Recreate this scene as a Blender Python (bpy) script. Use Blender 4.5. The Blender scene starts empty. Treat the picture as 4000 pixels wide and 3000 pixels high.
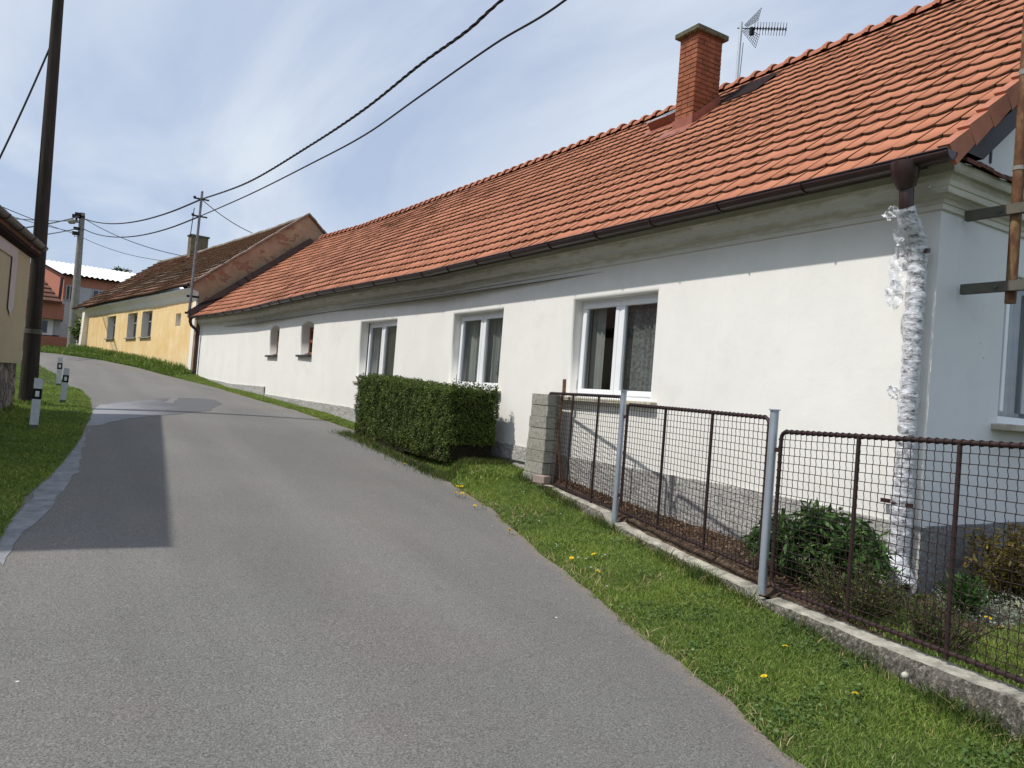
import bpy, bmesh, math, random
import numpy as np
from mathutils import Vector, Matrix, noise
from mathutils.geometry import tessellate_polygon
random.seed(7); RNG = np.random.default_rng(7)
sc = bpy.context.scene
COL = sc.collection
# ------------------------------------------------------------------ camera model
F = 3000.0; YAW = math.radians(31.6); PIT = math.radians(1.18); ROLL = math.radians(4.5); H = 1.6
def ray(px, py):
    dx, dy = px-2000, py-1500
    c, s = math.cos(ROLL), math.sin(ROLL)
    x = dx*c+dy*s; y = -dx*s+dy*c
    cp, sp = math.cos(PIT), math.sin(PIT)
    f = F*cp+y*sp; u = -y*cp+F*sp
    return Vector((x*math.cos(YAW)+f*math.sin(YAW), -x*math.sin(YAW)+f*math.cos(YAW), u))/f
def atx(px, py, X): r = ray(px, py); t = X/r.x; return Vector((X, r.y*t, r.z*t+H))
def aty(px, py, Y): r = ray(px, py); t = Y/r.y; return Vector((r.x*t, Y, r.z*t+H))
def atz(px, py, z): r = ray(px, py); t = (z-H)/r.z; return Vector((r.x*t, r.y*t, z))
def atplane(px, py, p, n):
    r = ray(px, py); o = Vector((0, 0, H)); t = (Vector(p)-o).dot(Vector(n))/r.dot(Vector(n)); return o+r*t
def tab(T):
    xs = [a for a, b in T]; ys = [b for a, b in T]
    return lambda v: float(np.interp(v, xs, ys))
# ------------------------------------------------------------------ terrain
zl = tab([(-30,-1.2),(0,0),(6,.31),(10,.53),(13.5,.73),(16.5,.88),(20,1.05),(24,1.25),(28,1.46),(31.5,1.70),(36,2.0),(41,2.3),(50,2.5),(60,2.7),(90,2.9)])
zr = tab([(-30,-1.2),(0,0),(3,.15),(6,.31),(9,.52),(13.5,.84),(16.5,1.0),(20,1.12),(24,1.27),(28,1.48),(31.5,1.70),(36,2.0),(41,2.3),(50,2.5),(60,2.7),(90,2.9)])
zv = tab([(-30,-1.0),(-5,-.02),(0,.17),(1.9,.235),(2.6,.27),(3.5,.315),(5.9,.42),(7.8,.57),(9,.70),(12.6,.80),(14.5,.87),(16,.98),(18.6,1.06),(21.4,1.16),(24.7,1.26),(27.3,1.50),(28.7,1.66),(33,1.88),(48,2.5),(60,2.7),(90,2.9)])
def sstep(t): t = max(0., min(1., t)); return t*t*(3-2*t)
def zroad(x, y):
    u = max(0., min(1., (x-.3)/4.5)); return zl(y)*(1-u)+zr(y)*u
def march(px, py, off=0.):
    r = ray(px, py); t = 1.0
    while t < 90:
        if r.z*t+H < zroad(r.x*t, r.y*t)+off: break
        t += .01
    return Vector((r.x*t, r.y*t, r.z*t+H))
d_ = 1.808
R2 = lambda x, y: (x/2.765, 1200+y/2.765)
pr = [march(x*d_, y*d_) for x, y in [(1740,1659),(1560,1500),(1380,1370),(1150,1180),(1060,1100),(950,1030),(850,960),(740,915),(620,870),(500,840),(375,815)]]
EXT = [(2.5,5.27),(11.4,5.27),(12.2,5.22),(16.2,4.95),(18.9,4.88),(22.2,4.84),(25.4,4.60),(28.1,4.26)]
EX = tab(EXT)
WX = lambda y: EX(y)+.33
# yellow house facade line
YC = Vector((4.5, 28.7, 0)); YD = Vector((-.142, 1, 0)).normalized()
YFX = lambda y: 4.5-.142*(y-28.7)
rt = [(-30, 1.0), (-4, 2.2), (0, 2.75)]
for p in pr:
    x = p.x
    if p.y > 10: x = min(x, WX(min(p.y, 28))-.55)
    if p.y < 27.0 and p.y > rt[-1][0]+.3: rt.append((p.y, x))
rt += [(28.1, 3.75), (31.4, 3.1), (34.2, 2.1), (35.6, 1.2), (36.2, .5), (36.8, -1), (37.4, -30)]
pl = [march(0, 2097)]+[march(x*d_, y*d_) for x, y in [(50,1075),(110,1025),(160,965),(190,910)]]+[march(*R2(x, y)) for x, y in [(990,1120),(970,1000),(880,900),(760,860),(600,720),(440,620)]]
lt = [(-30, -5), (0, -1.6), (4, -.5)]
for p in pl:
    if p.y > lt[-1][0]+.2: lt.append((p.y, p.x))
yl = lt[-1][0]
lt += [(yl+1.5, lt[-1][1]-.9), (yl+2.3, -3), (yl+3.2, -30)]
XR = tab(rt); XL = tab(lt)
FX = lambda y: .851+.236*(y+0) + (5.45-.236*7.95-.851)   # fence line x(y)
def XV(y):
    if y < 8: return FX(y)-.12
    if y < 9: return FX(8)-.12+(4.6-FX(8)+.12)*(y-8)
    if y < 12.6: return 4.62
    if y < 28.1: return max(XR(y)+.3, WX(y)-.05)
    return max(XR(y)+.8, YFX(y))
def T(x, y):
    z = zroad(x, y)
    xr = XR(y)
    if x > xr:
        d = (x-xr)/max(.3, XV(y)-xr)
        z = z+(zv(y)-z)*sstep(d)+.02*min(1, (x-xr)/.15)
        if y < 8.4 and x > FX(y): z += .085*sstep((x-FX(y))/.1)*sstep((8.4-y)/.4)
    elif x < XL(y):
        dd = XL(y)-x
        z += .02*min(1, dd/.15)+.03*min(dd, 3)/3
    return z
# ------------------------------------------------------------------ mesh builder
class MB:
    def __init__(s): s.v = []; s.f = []; s.m = []; s.sm = []
    def add(s, vs, fs, m=0, smooth=False):
        n = len(s.v); s.v += [tuple(v) for v in vs]
        for f in fs: s.f.append(tuple(i+n for i in f)); s.m.append(m); s.sm.append(smooth)
    def quad(s, a, b, c, d, m=0): s.add([a, b, c, d], [(0, 1, 2, 3)], m)
    def box(s, c, size, rot=None, m=0, taper=0., bev=0.):
        hx, hy, hz = size[0]/2, size[1]/2, size[2]/2
        c = Vector(c)
        vs = []
        if bev <= 0:
            for z in (-1, 1):
                k = 1-taper if z > 0 else 1
                for x, y in ((-1,-1),(1,-1),(1,1),(-1,1)): vs.append(Vector((x*hx*k, y*hy*k, z*hz)))
            fs = [(0,3,2,1),(4,5,6,7),(0,1,5,4),(1,2,6,5),(2,3,7,6),(3,0,4,7)]
        else:
            b = min(bev, hx*.9, hy*.9, hz*.9); fs = []
            lv = []
            for z, ins in ((-hz, b), (-hz+b, 0), (hz-b, 0), (hz, b)):
                k = 1-taper if z > 0 else 1
                X, Y = (hx-ins)*k, (hy-ins)*k
                bb = b*.8 if ins == 0 else b*.5
                lv.append([(-X+bb,-Y),(X-bb,-Y),(X,-Y+bb),(X,Y-bb),(X-bb,Y),(-X+bb,Y),(-X,Y-bb),(-X,-Y+bb)])
                vs += [Vector((x, y, z)) for x, y in lv[-1]]
            for l in range(3):
                for i in range(8):
                    j = (i+1) % 8; fs.append((l*8+i, l*8+j, l*8+8+j, l*8+8+i))
            fs.append(tuple(reversed(range(8)))); fs.append(tuple(range(24, 32)))
        if rot is not None: vs = [rot @ v for v in vs]
        s.add([v+c for v in vs], fs, m)
    def tube(s, pts, r, n=8, m=0, caps=True, smooth=True, rf=None, half=None):
        pts = [Vector(p) for p in pts]; N = len(pts)
        up = Vector((0, 0, 1)); vs = []; fs = []
        t0 = (pts[1]-pts[0]).normalized()
        if abs(t0.z) > .9: up = Vector((0, 1, 0))
        a = t0.cross(up).normalized(); b = a.cross(t0)
        for i, p in enumerate(pts):
            t = (pts[min(i+1, N-1)]-pts[max(i-1, 0)]).normalized()
            a = (a-t*a.dot(t)).normalized(); b = t.cross(a)
            for k in range(n):
                an = 2*math.pi*k/n
                rr = r[i] if isinstance(r, (list, tuple)) else r
                if rf: rr *= rf(i, k)
                vs.append(p+(a*math.cos(an)+b*math.sin(an))*rr)
        for i in range(N-1):
            for k in range(n):
                j = (k+1) % n; fs.append((i*n+k, i*n+j, i*n+n+j, i*n+n+k))
        s.add(vs, fs, m, smooth)
        if caps:
            s.add(vs[:n], [tuple(reversed(range(n)))], m); s.add(vs[-n:], [tuple(range(n))], m)
    def sweep(s, prof, path, outs, m=0, closed=False, smooth=False):
        # prof: (d, z); path: xy points with z; outs: outward xy vectors (mitred)
        n = len(prof); vs = []; fs = []
        for p, o in zip(path, outs):
            for dd, z in prof: vs.append((p[0]+o[0]*dd, p[1]+o[1]*dd, p[2]+z))
        for i in range(len(path)-1):
            for k in range(n-(0 if closed else 1)):
                j = (k+1) % n; fs.append((i*n+k, i*n+n+k, i*n+n+j, i*n+j))
        s.add(vs, fs, m, smooth)
    def sphere(s, c, r, m=0, seg=10, rings=6, sq=(1, 1, 1)):
        c = Vector(c); vs = []; fs = []
        for i in range(rings+1):
            th = math.pi*i/rings
            for k in range(seg):
                ph = 2*math.pi*k/seg
                vs.append(c+Vector((math.sin(th)*math.cos(ph)*r*sq[0], math.sin(th)*math.sin(ph)*r*sq[1], math.cos(th)*r*sq[2])))
        for i in range(rings):
            for k in range(seg):
                j = (k+1) % seg; fs.append((i*seg+k, (i+1)*seg+k, (i+1)*seg+j, i*seg+j))
        s.add(vs, fs, m, True)
def setp(o, label=None, cat=None, group=None, kind=None):
    if label: o['label'] = label
    if cat: o['category'] = cat
    if group: o['group'] = group
    if kind: o['kind'] = kind
    return o
def wloc(o):
    v = Vector((0, 0, 0))
    while o: v += o.location; o = o.parent
    return v
def obj(name, mb, mats, parent=None, origin=None, **k):
    me = bpy.data.meshes.new(name)
    base = wloc(parent) if parent else Vector((0, 0, 0))
    org = Vector(origin) if origin is not None else base
    v = np.array([tuple(q) for q in mb.v], dtype=np.float64).reshape(-1, 3)-np.array(org)
    me.from_pydata(v.tolist(), [], mb.f)
    if not isinstance(mats, (list, tuple)): mats = [mats]
    for m in mats: me.materials.append(m)
    me.polygons.foreach_set('material_index', mb.m)
    me.polygons.foreach_set('use_smooth', mb.sm)
    me.update()
    o = bpy.data.objects.new(name, me); COL.objects.link(o)
    if parent: o.parent = parent
    o.location = org-base if parent else org
    return setp(o, **k)
def fastobj(name, V, Fc, mats, parent=None, nv=4, attr=None, mi=None, **k):
    """numpy mesh: V (n,3), Fc (m,nv)"""
    me = bpy.data.meshes.new(name)
    base = wloc(parent) if parent else Vector((0, 0, 0))
    V = V-np.array(base)
    me.vertices.add(len(V)); me.vertices.foreach_set('co', V.astype(np.float32).ravel())
    me.loops.add(Fc.size); me.loops.foreach_set('vertex_index', Fc.astype(np.int32).ravel())
    me.polygons.add(len(Fc)); me.polygons.foreach_set('loop_start', np.arange(0, Fc.size, nv, dtype=np.int32))
    try: me.polygons.foreach_set('loop_total', np.full(len(Fc), nv, dtype=np.int32))
    except Exception: pass
    if not isinstance(mats, (list, tuple)): mats = [mats]
    for m in mats: me.materials.append(m)
    if mi is not None: me.polygons.foreach_set('material_index', mi)
    me.update(calc_edges=True); me.validate()
    if attr is not None:
        a = me.attributes.new('rnd', 'FLOAT', 'POINT'); a.data.foreach_set('value', attr.astype(np.float32))
    o = bpy.data.objects.new(name, me); COL.objects.link(o)
    if parent: o.parent = parent
    return setp(o, **k)
def empty(name, loc, parent=None, **k):
    o = bpy.data.objects.new(name, None); COL.objects.link(o); o.location = loc; o.empty_display_size = .2
    if parent: o.parent = parent
    return setp(o, **k)
def copy_tree(o, parent=None):
    c = o.copy(); COL.objects.link(c)
    if parent: c.parent = parent
    for ch in list(o.children): copy_tree(ch, c)
    return c
# ------------------------------------------------------------------ materials
def L(c): # srgb 0-255 -> linear
    return tuple(((v/255)/12.92 if v/255 <= .04045 else ((v/255+.055)/1.055)**2.4) for v in c)
class NT:
    def __init__(s, name):
        s.mat = bpy.data.materials.new(name); s.mat.use_nodes = True
        s.n = s.mat.node_tree.nodes; s.l = s.mat.node_tree.links
        s.b = s.n['Principled BSDF']; s.out = s.n['Material Output']
        s.geo = s.n.new('ShaderNodeNewGeometry'); s.pos = s.geo.outputs['Position']
    def map(s, scale=(1,1,1), rot=(0,0,0), src=None):
        m = s.n.new('ShaderNodeMapping'); m.inputs['Scale'].default_value = scale; m.inputs['Rotation'].default_value = rot
        s.l.new(src or s.pos, m.inputs['Vector']); return m.outputs[0]
    def noise(s, scale, detail=4, rough=.55, vec=None, dist=0):
        t = s.n.new('ShaderNodeTexNoise'); t.inputs['Scale'].default_value = scale; t.inputs['Detail'].default_value = detail
        t.inputs['Roughness'].default_value = rough; t.inputs['Distortion'].default_value = dist
        s.l.new(vec or s.pos, t.inputs['Vector']); return t.outputs[0]
    def vor(s, scale, vec=None, feature='F1', out='Distance'):
        t = s.n.new('ShaderNodeTexVoronoi'); t.inputs['Scale'].default_value = scale; t.feature = feature
        s.l.new(vec or s.pos, t.inputs['Vector']); return t.outputs[out]
    def ramp(s, src, stops):
        r = s.n.new('ShaderNodeValToRGB'); e = r.color_ramp.elements
        while len(e) < len(stops): e.new(.5)
        for i, (p, c) in enumerate(stops):
            e[i].position = p
            if isinstance(c, (int, float)): c = (c, c, c)
            e[i].color = (*c[:3], 1)
        s.l.new(src, r.inputs[0]); return r.outputs[0]
    def mix(s, fac, a, b, mode='MIX'):
        m = s.n.new('ShaderNodeMix'); m.data_type = 'RGBA'; m.blend_type = mode
        for k, v in ((0, fac), (6, a), (7, b)):
            if hasattr(v, 'links'): s.l.new(v, m.inputs[k])
            else: m.inputs[k].default_value = v if k == 0 else (*v, 1)
        return m.outputs[2]
    def math(s, op, a, b=0):
        m = s.n.new('ShaderNodeMath'); m.operation = op
        for k, v in ((0, a), (1, b)):
            if hasattr(v, 'links'): s.l.new(v, m.inputs[k])
            else: m.inputs[k].default_value = v
        return m.outputs[0]
    def attr(s, name):
        a = s.n.new('ShaderNodeAttribute'); a.attribute_name = name; return a.outputs['Fac']
    def fin(s, col, rough=.8, spec=.3, bump=None, bs=.3, bd=.01, metal=0.):
        if hasattr(col, 'links'): s.l.new(col, s.b.inputs['Base Color'])
        else: s.b.inputs['Base Color'].default_value = (*col, 1)
        if hasattr(rough, 'links'): s.l.new(rough, s.b.inputs['Roughness'])
        else: s.b.inputs['Roughness'].default_value = rough
        s.b.inputs['Specular IOR Level'].default_value = spec; s.b.inputs['Metallic'].default_value = metal
        if bump is not None:
            bn = s.n.new('ShaderNodeBump'); bn.inputs['Strength'].default_value = bs; bn.inputs['Distance'].default_value = bd
            s.l.new(bump, bn.inputs['Height']); s.l.new(bn.outputs[0], s.b.inputs['Normal'])
        return s.mat
def simple(name, c1, c2=None, scale=8, rough=.8, spec=.3, bs=.2, bscale=60, bd=.005, metal=0, detail=4, stretch=(1,1,1)):
    t = NT(name); c2 = c2 or tuple(v*.75 for v in c1)
    n = t.noise(scale, detail, vec=t.map(stretch))
    return t.fin(t.ramp(n, [(.32, c2), (.66, c1)]), rough, spec, t.noise(bscale, 3), bs, bd, metal)
def m_asphalt():
    t = NT('asphalt')
    big = t.noise(.5, 5, .6); fine = t.noise(105, 3, .75); v = t.vor(120, out='Color')
    c = t.ramp(big, [(.3, (.150,.146,.138)), (.7, (.176,.171,.162))])
    sp = t.ramp(fine, [(.30, .45), (.48, .96), (.70, 1.6)])
    c = t.mix(1., c, sp, 'MULTIPLY')
    c = t.mix(.35, c, t.mix(1., c, t.ramp(v, [(.0, .5), (1., 1.6)]), 'MULTIPLY'))
    # tracks
    tr = t.noise(.9, 3, .5, vec=t.map((1.6, .12, 1)))
    c = t.mix(.5, c, t.mix(1., c, t.ramp(tr, [(.35, .82), (.65, 1.14)]), 'MULTIPLY'))
    # pinkish dust
    pk = t.ramp(t.noise(.8, 3), [(.5, 0.), (.75, .5)])
    c = t.mix(pk, c, t.mix(1., c, (1.12, .98, .93), 'MULTIPLY'))
    # small white paint drops
    vd = t.vor(2.1, out='Distance'); spd = t.ramp(t.math('ADD', vd, t.math('MULTIPLY', t.noise(60, 2), .02)), [(.022, 1.), (.03, 0.)])
    c = t.mix(spd, c, (.75, .76, .76))
    vd2 = t.vor(7.3, out='Distance'); spd2 = t.ramp(vd2, [(.022, .8), (.034, 0.)])
    c = t.mix(spd2, c, (.45, .45, .44))
    # sandy edge
    e = t.attr('rnd'); en = t.math('ADD', e, t.math('MULTIPLY', t.math('SUBTRACT', t.noise(5, 6, .7), .5), 1.1))
    ef = t.ramp(en, [(.42, 0.), (.8, .85)])
    sand = t.ramp(t.noise(90, 3, .7), [(.3, (.12,.10,.085)), (.7, (.30,.26,.22))])
    c = t.mix(ef, c, sand)
    return t.fin(c, .85, .25, t.noise(105, 3, .75), 1., .008)
def m_patch():
    t = NT('patched_asphalt')
    s = t.n.new('ShaderNodeSeparateXYZ'); t.l.new(t.pos, s.inputs[0])
    n = t.math('ADD', t.math('MULTIPLY', t.math('SUBTRACT', s.outputs[0], 1.0), .45), t.math('MULTIPLY', t.noise(1.5, 4), .5))
    c = t.ramp(n, [(.2, (.24,.245,.265)), (.5, (.175,.18,.19)), (.80, (.098,.098,.104))])
    c = t.mix(1., c, t.ramp(t.noise(120, 2, .7), [(.3, .75), (.7, 1.25)]), 'MULTIPLY')
    st = t.noise(6, 4, vec=t.map((.4, 3, 1))); c = t.mix(.5, c, t.mix(1., c, t.ramp(st, [(.35,.8),(.65,1.25)]), 'MULTIPLY'))
    return t.fin(c, .75, .3, t.noise(90, 2), .5, .004)
def m_slurry():
    t = NT('dried_cement_slurry')
    n = t.noise(5, 5, .7); c = t.ramp(n, [(.3, (.14,.145,.152)), (.7, (.29,.30,.32))])
    return t.fin(c, .8, .3, t.noise(60, 3), .6, .006)
def m_ground():
    t = NT('soil_and_grass')
    n = t.noise(3, 6, .65); c = t.ramp(n, [(.3, (.03,.045,.012)), (.55, (.05,.08,.018)), (.75, (.10,.085,.04))])
    return t.fin(c, .95, .1, t.noise(40, 4), .8, .02)
def m_soil():
    t = NT('garden_soil')
    n = t.noise(14, 6, .7); c = t.ramp(n, [(.3, (.04,.028,.02)), (.55, (.10,.07,.05)), (.75, (.2,.15,.11))])
    return t.fin(c, .95, .1, t.noise(50, 4), 1., .03)
def m_blade(name, a, b, dry):
    t = NT(name)
    r = t.attr('rnd'); c = t.ramp(r, [(0., a), (.8, b), (.9, b), (.97, dry)])
    big = t.noise(1.3, 3); c = t.mix(1., c, t.ramp(big, [(.3, (.75,.8,.8)), (.7, (1.25,1.15,1.))]), 'MULTIPLY')
    m = t.fin(c, .55, .25)
    t.b.inputs['Transmission Weight'].default_value = 0
    tr = t.n.new('ShaderNodeBsdfTranslucent'); t.l.new(c, tr.inputs[0])
    mx = t.n.new('ShaderNodeMixShader'); mx.inputs[0].default_value = .3
    t.l.new(t.b.outputs[0], mx.inputs[1]); t.l.new(tr.outputs[0], mx.inputs[2]); t.l.new(mx.outputs[0], t.out.inputs[0])
    return m
def m_plaster(name, c1, c2, stain=None, bs=.35):
    t = NT(name)
    n = t.noise(1.1, 6, .6); n2 = t.noise(2.2, 5, .6, vec=t.map((1, 1, .35)))
    c = t.ramp(n, [(.3, c2), (.65, c1)])
    c = t.mix(.45, c, t.ramp(n2, [(.3, c2), (.6, c1)]))
    sc2 = t.ramp(t.noise(9, 5, .7), [(.2, .9), (.36, 1.), (.8, 1.01)])
    c = t.mix(1., c, sc2, 'MULTIPLY')
    sm = t.noise(2.6, 5, .65, vec=t.map((1, .8, .9))); c = t.mix(t.ramp(sm, [(.56, 0.), (.72, .35)]), c, tuple(v*.80 for v in c1))
    run = t.noise(3.2, 5, .7, vec=t.map((3, 3, .25))); c = t.mix(t.ramp(run, [(.60, 0.), (.75, .28)]), c, tuple(v*.82 for v in c1))
    zs = t.n.new('ShaderNodeSeparateXYZ'); t.l.new(t.pos, zs.inputs[0]); lowz = t.math('ADD', zs.outputs[2], t.math('MULTIPLY', t.noise(3, 5, .7), .5))
    c = t.mix(t.ramp(lowz, [(.0, .5), (1., .5)]) if False else t.ramp(t.math('SUBTRACT', lowz, .9), [(.22, .30), (.62, 0.)]), c, tuple(v*.72 for v in c1))
    tick = t.vor(1.1, vec=t.map((1, 1, 1.6))); c = t.mix(t.ramp(t.math('ADD', tick, t.math('MULTIPLY', t.noise(30, 3), .03)), [(.030, .5), (.042, 0.)]), c, (.42,.40,.36))
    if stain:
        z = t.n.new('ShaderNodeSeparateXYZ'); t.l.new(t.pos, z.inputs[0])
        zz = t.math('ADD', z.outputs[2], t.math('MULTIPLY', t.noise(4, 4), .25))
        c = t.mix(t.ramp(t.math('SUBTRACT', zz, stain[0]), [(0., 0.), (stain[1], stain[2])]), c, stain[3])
    bmp = t.math('ADD', t.noise(45, 4, .6), t.math('MULTIPLY', t.noise(3.5, 3), 4.))
    return t.fin(c, .9, .15, bmp, bs*.45, .006)
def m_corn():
    t = NT('banded_cornice_plaster')
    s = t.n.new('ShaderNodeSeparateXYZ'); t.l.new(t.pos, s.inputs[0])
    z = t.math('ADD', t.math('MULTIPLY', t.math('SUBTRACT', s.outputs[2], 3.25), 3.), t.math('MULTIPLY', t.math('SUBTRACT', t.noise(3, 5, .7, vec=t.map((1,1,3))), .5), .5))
    c = t.ramp(z, [(.0, (.60,.585,.54)), (.12, (.56,.54,.47)), (.26, (.40,.375,.30)), (.40, (.58,.56,.49)), (.55, (.62,.60,.54)), (.68, (.37,.35,.275)), (.85, (.52,.50,.42))])  # olive bands by height, darker at the two coves
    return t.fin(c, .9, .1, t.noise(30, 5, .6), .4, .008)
def m_roughcast(name='roughcast_plinth', a=(.27,.265,.25), b=(.52,.51,.485)):
    t = NT(name)
    v = t.noise(38, 4, .75); n = t.noise(2.2, 4)
    c = t.ramp(v, [(.3, a), (.65, b)])
    c = t.mix(.5, c, t.mix(1., c, t.ramp(n, [(.3, .75), (.7, 1.25)]), 'MULTIPLY'))
    c = t.mix(t.ramp(t.noise(60, 2, .8), [(.62, 0.), (.72, .7)]), c, (.6, .6, .59))
    return t.fin(c, .95, .1, t.math('ADD', t.noise(40, 4, .8), t.math('MULTIPLY', t.vor(30), .6)), .8, .022)
def m_tile():
    t = NT('roof_tile_terracotta')
    at = t.attr('rnd')
    c = t.ramp(at, [(0., (.395,.155,.086)), (.5, (.42,.166,.093)), (1., (.45,.18,.101))])
    n = t.noise(1.2, 4); c = t.mix(.6, c, t.mix(1., c, t.ramp(n, [(.3, (.9,.88,.87)), (.7, (1.08,1.08,1.1))]), 'MULTIPLY'))
    c = t.mix(t.ramp(t.noise(13, 5, .75), [(.66, 0.), (.82, .3)]), c, (.16,.08,.05))
    return t.fin(c, .75, .25, t.noise(120, 3), .25, .003)
def m_tile_edge():
    t = NT('mossy_tile_edge')
    c = t.ramp(t.noise(26, 5, .8), [(.3, (.045,.027,.018)), (.55, (.12,.068,.042)), (.75, (.24,.13,.08))])
    return t.fin(c, .95, .05, t.noise(80, 4, .7), 1., .02)
def m_oldtile():
    t = NT('old_weathered_tiles')
    at = t.attr('rnd')
    g = t.ramp(t.noise(1.8, 4, .6), [(.3, (.13,.118,.10)), (.55, (.235,.215,.185)), (.75, (.34,.32,.285))])
    r = t.ramp(t.noise(6, 5, .7), [(.3, (.22,.095,.065)), (.7, (.38,.165,.115))])
    c = t.mix(at, g, r)
    return t.fin(c, .95, .1, t.noise(30, 4), .6, .02)
def m_brick(name, c1, c2, mortar, vecrot, bw=.29, bh=.065):
    t = NT(name)
    # use x+y as running direction so both faces get courses
    s = t.n.new('ShaderNodeSeparateXYZ'); t.l.new(t.pos, s.inputs[0])
    cb = t.n.new('ShaderNodeCombineXYZ'); t.l.new(t.math('ADD', t.math('MULTIPLY', s.outputs[0], 1.), t.math('MULTIPLY', s.outputs[1], -1.)), cb.inputs[0]); t.l.new(s.outputs[2], cb.inputs[1])
    br = t.n.new('ShaderNodeTexBrick'); t.l.new(cb.outputs[0], br.inputs['Vector'])
    br.inputs['Color1'].default_value = (*c1, 1); br.inputs['Color2'].default_value = (*c2, 1); br.inputs['Mortar'].default_value = (*mortar, 1)
    br.inputs['Scale'].default_value = 1; br.inputs['Mortar Size'].default_value = .006; br.inputs['Mortar Smooth'].default_value = .2
    br.inputs['Brick Width'].default_value = bw; br.inputs['Row Height'].default_value = bh+.01; br.inputs['Bias'].default_value = -.1
    c = t.mix(1., br.outputs['Color'], t.ramp(t.noise(20, 4), [(.3, .8), (.7, 1.2)]), 'MULTIPLY')
    inv = t.math('SUBTRACT', 1., br.outputs['Fac'])
    return t.fin(c, .85, .2, t.math('ADD', inv, t.math('MULTIPLY', t.noise(60, 3), .2)), .9, .01)
def m_stone():
    t = NT('rubble_stone')
    v = t.vor(6.5, vec=t.map((1,1,.7)), feature='DISTANCE_TO_EDGE'); cc = t.vor(6.5, vec=t.map((1,1,.7)), out='Color')
    c = t.ramp(cc, [(0., (.15,.13,.11)), (.5, (.24,.21,.185)), (1., (.34,.31,.28))])
    c = t.mix(1., c, t.ramp(t.noise(14, 5), [(.3,.7),(.7,1.3)]), 'MULTIPLY')
    c = t.mix(t.ramp(v, [(.0, .8), (.06, 0.)]), c, (.2, .17, .14))
    return t.fin(c, .95, .1, t.math('ADD', t.ramp(v, [(0, 0.), (.12, 1.)]), t.math('MULTIPLY', t.noise(25, 4), .5)), 1., .05)
def m_glass():
    t = NT('window_glass'); t.n.remove(t.b)
    g = t.n.new('ShaderNodeBsdfGlossy'); g.inputs['Roughness'].default_value = .01; g.inputs[0].default_value = (.9,.95,1,1)
    tr = t.n.new('ShaderNodeBsdfTransparent'); tr.inputs[0].default_value = (.62,.66,.66,1)
    fr = t.n.new('ShaderNodeLayerWeight'); fr.inputs[0].default_value = .5
    f2 = t.math('ADD', t.math('MULTIPLY', t.math('POWER', fr.outputs['Facing'], 4.), .85), .09)
    mx = t.n.new('ShaderNodeMixShader'); t.l.new(f2, mx.inputs[0]); t.l.new(tr.outputs[0], mx.inputs[1]); t.l.new(g.outputs[0], mx.inputs[2])
    t.l.new(mx.outputs[0], t.out.inputs[0]); return t.mat
def m_sheer(name, col, op, vecs=(1,1,1), sc_=20):
    t = NT(name)
    m = t.fin(col, .8, .1)
    tr = t.n.new('ShaderNodeBsdfTransparent'); mx = t.n.new('ShaderNodeMixShader')
    t.l.new(t.ramp(t.noise(sc_, 4, .7, vec=t.map(vecs)), [(.35, op*.55), (.65, min(1, op*1.35))]), mx.inputs[0])
    t.l.new(tr.outputs[0], mx.inputs[1]); t.l.new(t.b.outputs[0], mx.inputs[2]); t.l.new(mx.outputs[0], t.out.inputs[0]); return m
def m_wrap():
    t = NT('clear_plastic_film')
    m = t.fin((.76,.78,.82), .22, .6, t.noise(16, 5, .7, vec=t.map((1,1,2.2))), .7, .02)
    tr = t.n.new('ShaderNodeBsdfTransparent'); mx = t.n.new('ShaderNodeMixShader')
    t.l.new(t.ramp(t.noise(17, 5, .75, vec=t.map((1,1,2.5))), [(.36, .14), (.56, .85)]), mx.inputs[0])
    t.l.new(tr.outputs[0], mx.inputs[1]); t.l.new(t.b.outputs[0], mx.inputs[2]); t.l.new(mx.outputs[0], t.out.inputs[0]); return m
def m_rust():
    t = NT('rusty_painted_steel')
    c = t.ramp(t.noise(9, 6, .7, vec=t.map((1,1,.45))), [(.3, (.05,.02,.011)), (.5, (.13,.058,.028)), (.63, (.22,.14,.07)), (.78, (.30,.25,.16))])
    return t.fin(c, .8, .3, t.noise(80, 4), .5, .004)
def m_wood_pole():
    t = NT('weathered_dark_timber')
    c = t.ramp(t.noise(6, 6, .7, vec=t.map((5,5,.25))), [(.3, (.022,.019,.016)), (.6, (.05,.043,.036)), (.8, (.10,.085,.07))])
    return t.fin(c, .9, .15, t.noise(10, 5, .7, vec=t.map((8,8,.3))), .7, .01)
def m_curb():
    t = NT('weathered_concrete_side')
    c = t.ramp(t.noise(34, 6, .85), [(.34, (.035,.032,.028)), (.47, (.11,.10,.085)), (.56, (.22,.20,.17)), (.66, (.55,.53,.49))])
    c = t.mix(t.ramp(t.noise(2.5, 4), [(.5, 0.), (.7, .55)]), c, (.27,.25,.22))
    return t.fin(c, .95, .1, t.noise(35, 5, .8), 1., .03)
def m_curbtop():
    t = NT('pale_concrete_top')
    c = t.ramp(t.noise(7, 6, .7), [(.32, (.10,.095,.08)), (.46, (.30,.285,.24)), (.62, (.46,.44,.37)), (.8, (.52,.5,.44))])
    return t.fin(c, .9, .15, t.noise(40, 5, .7), .7, .015)
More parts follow.
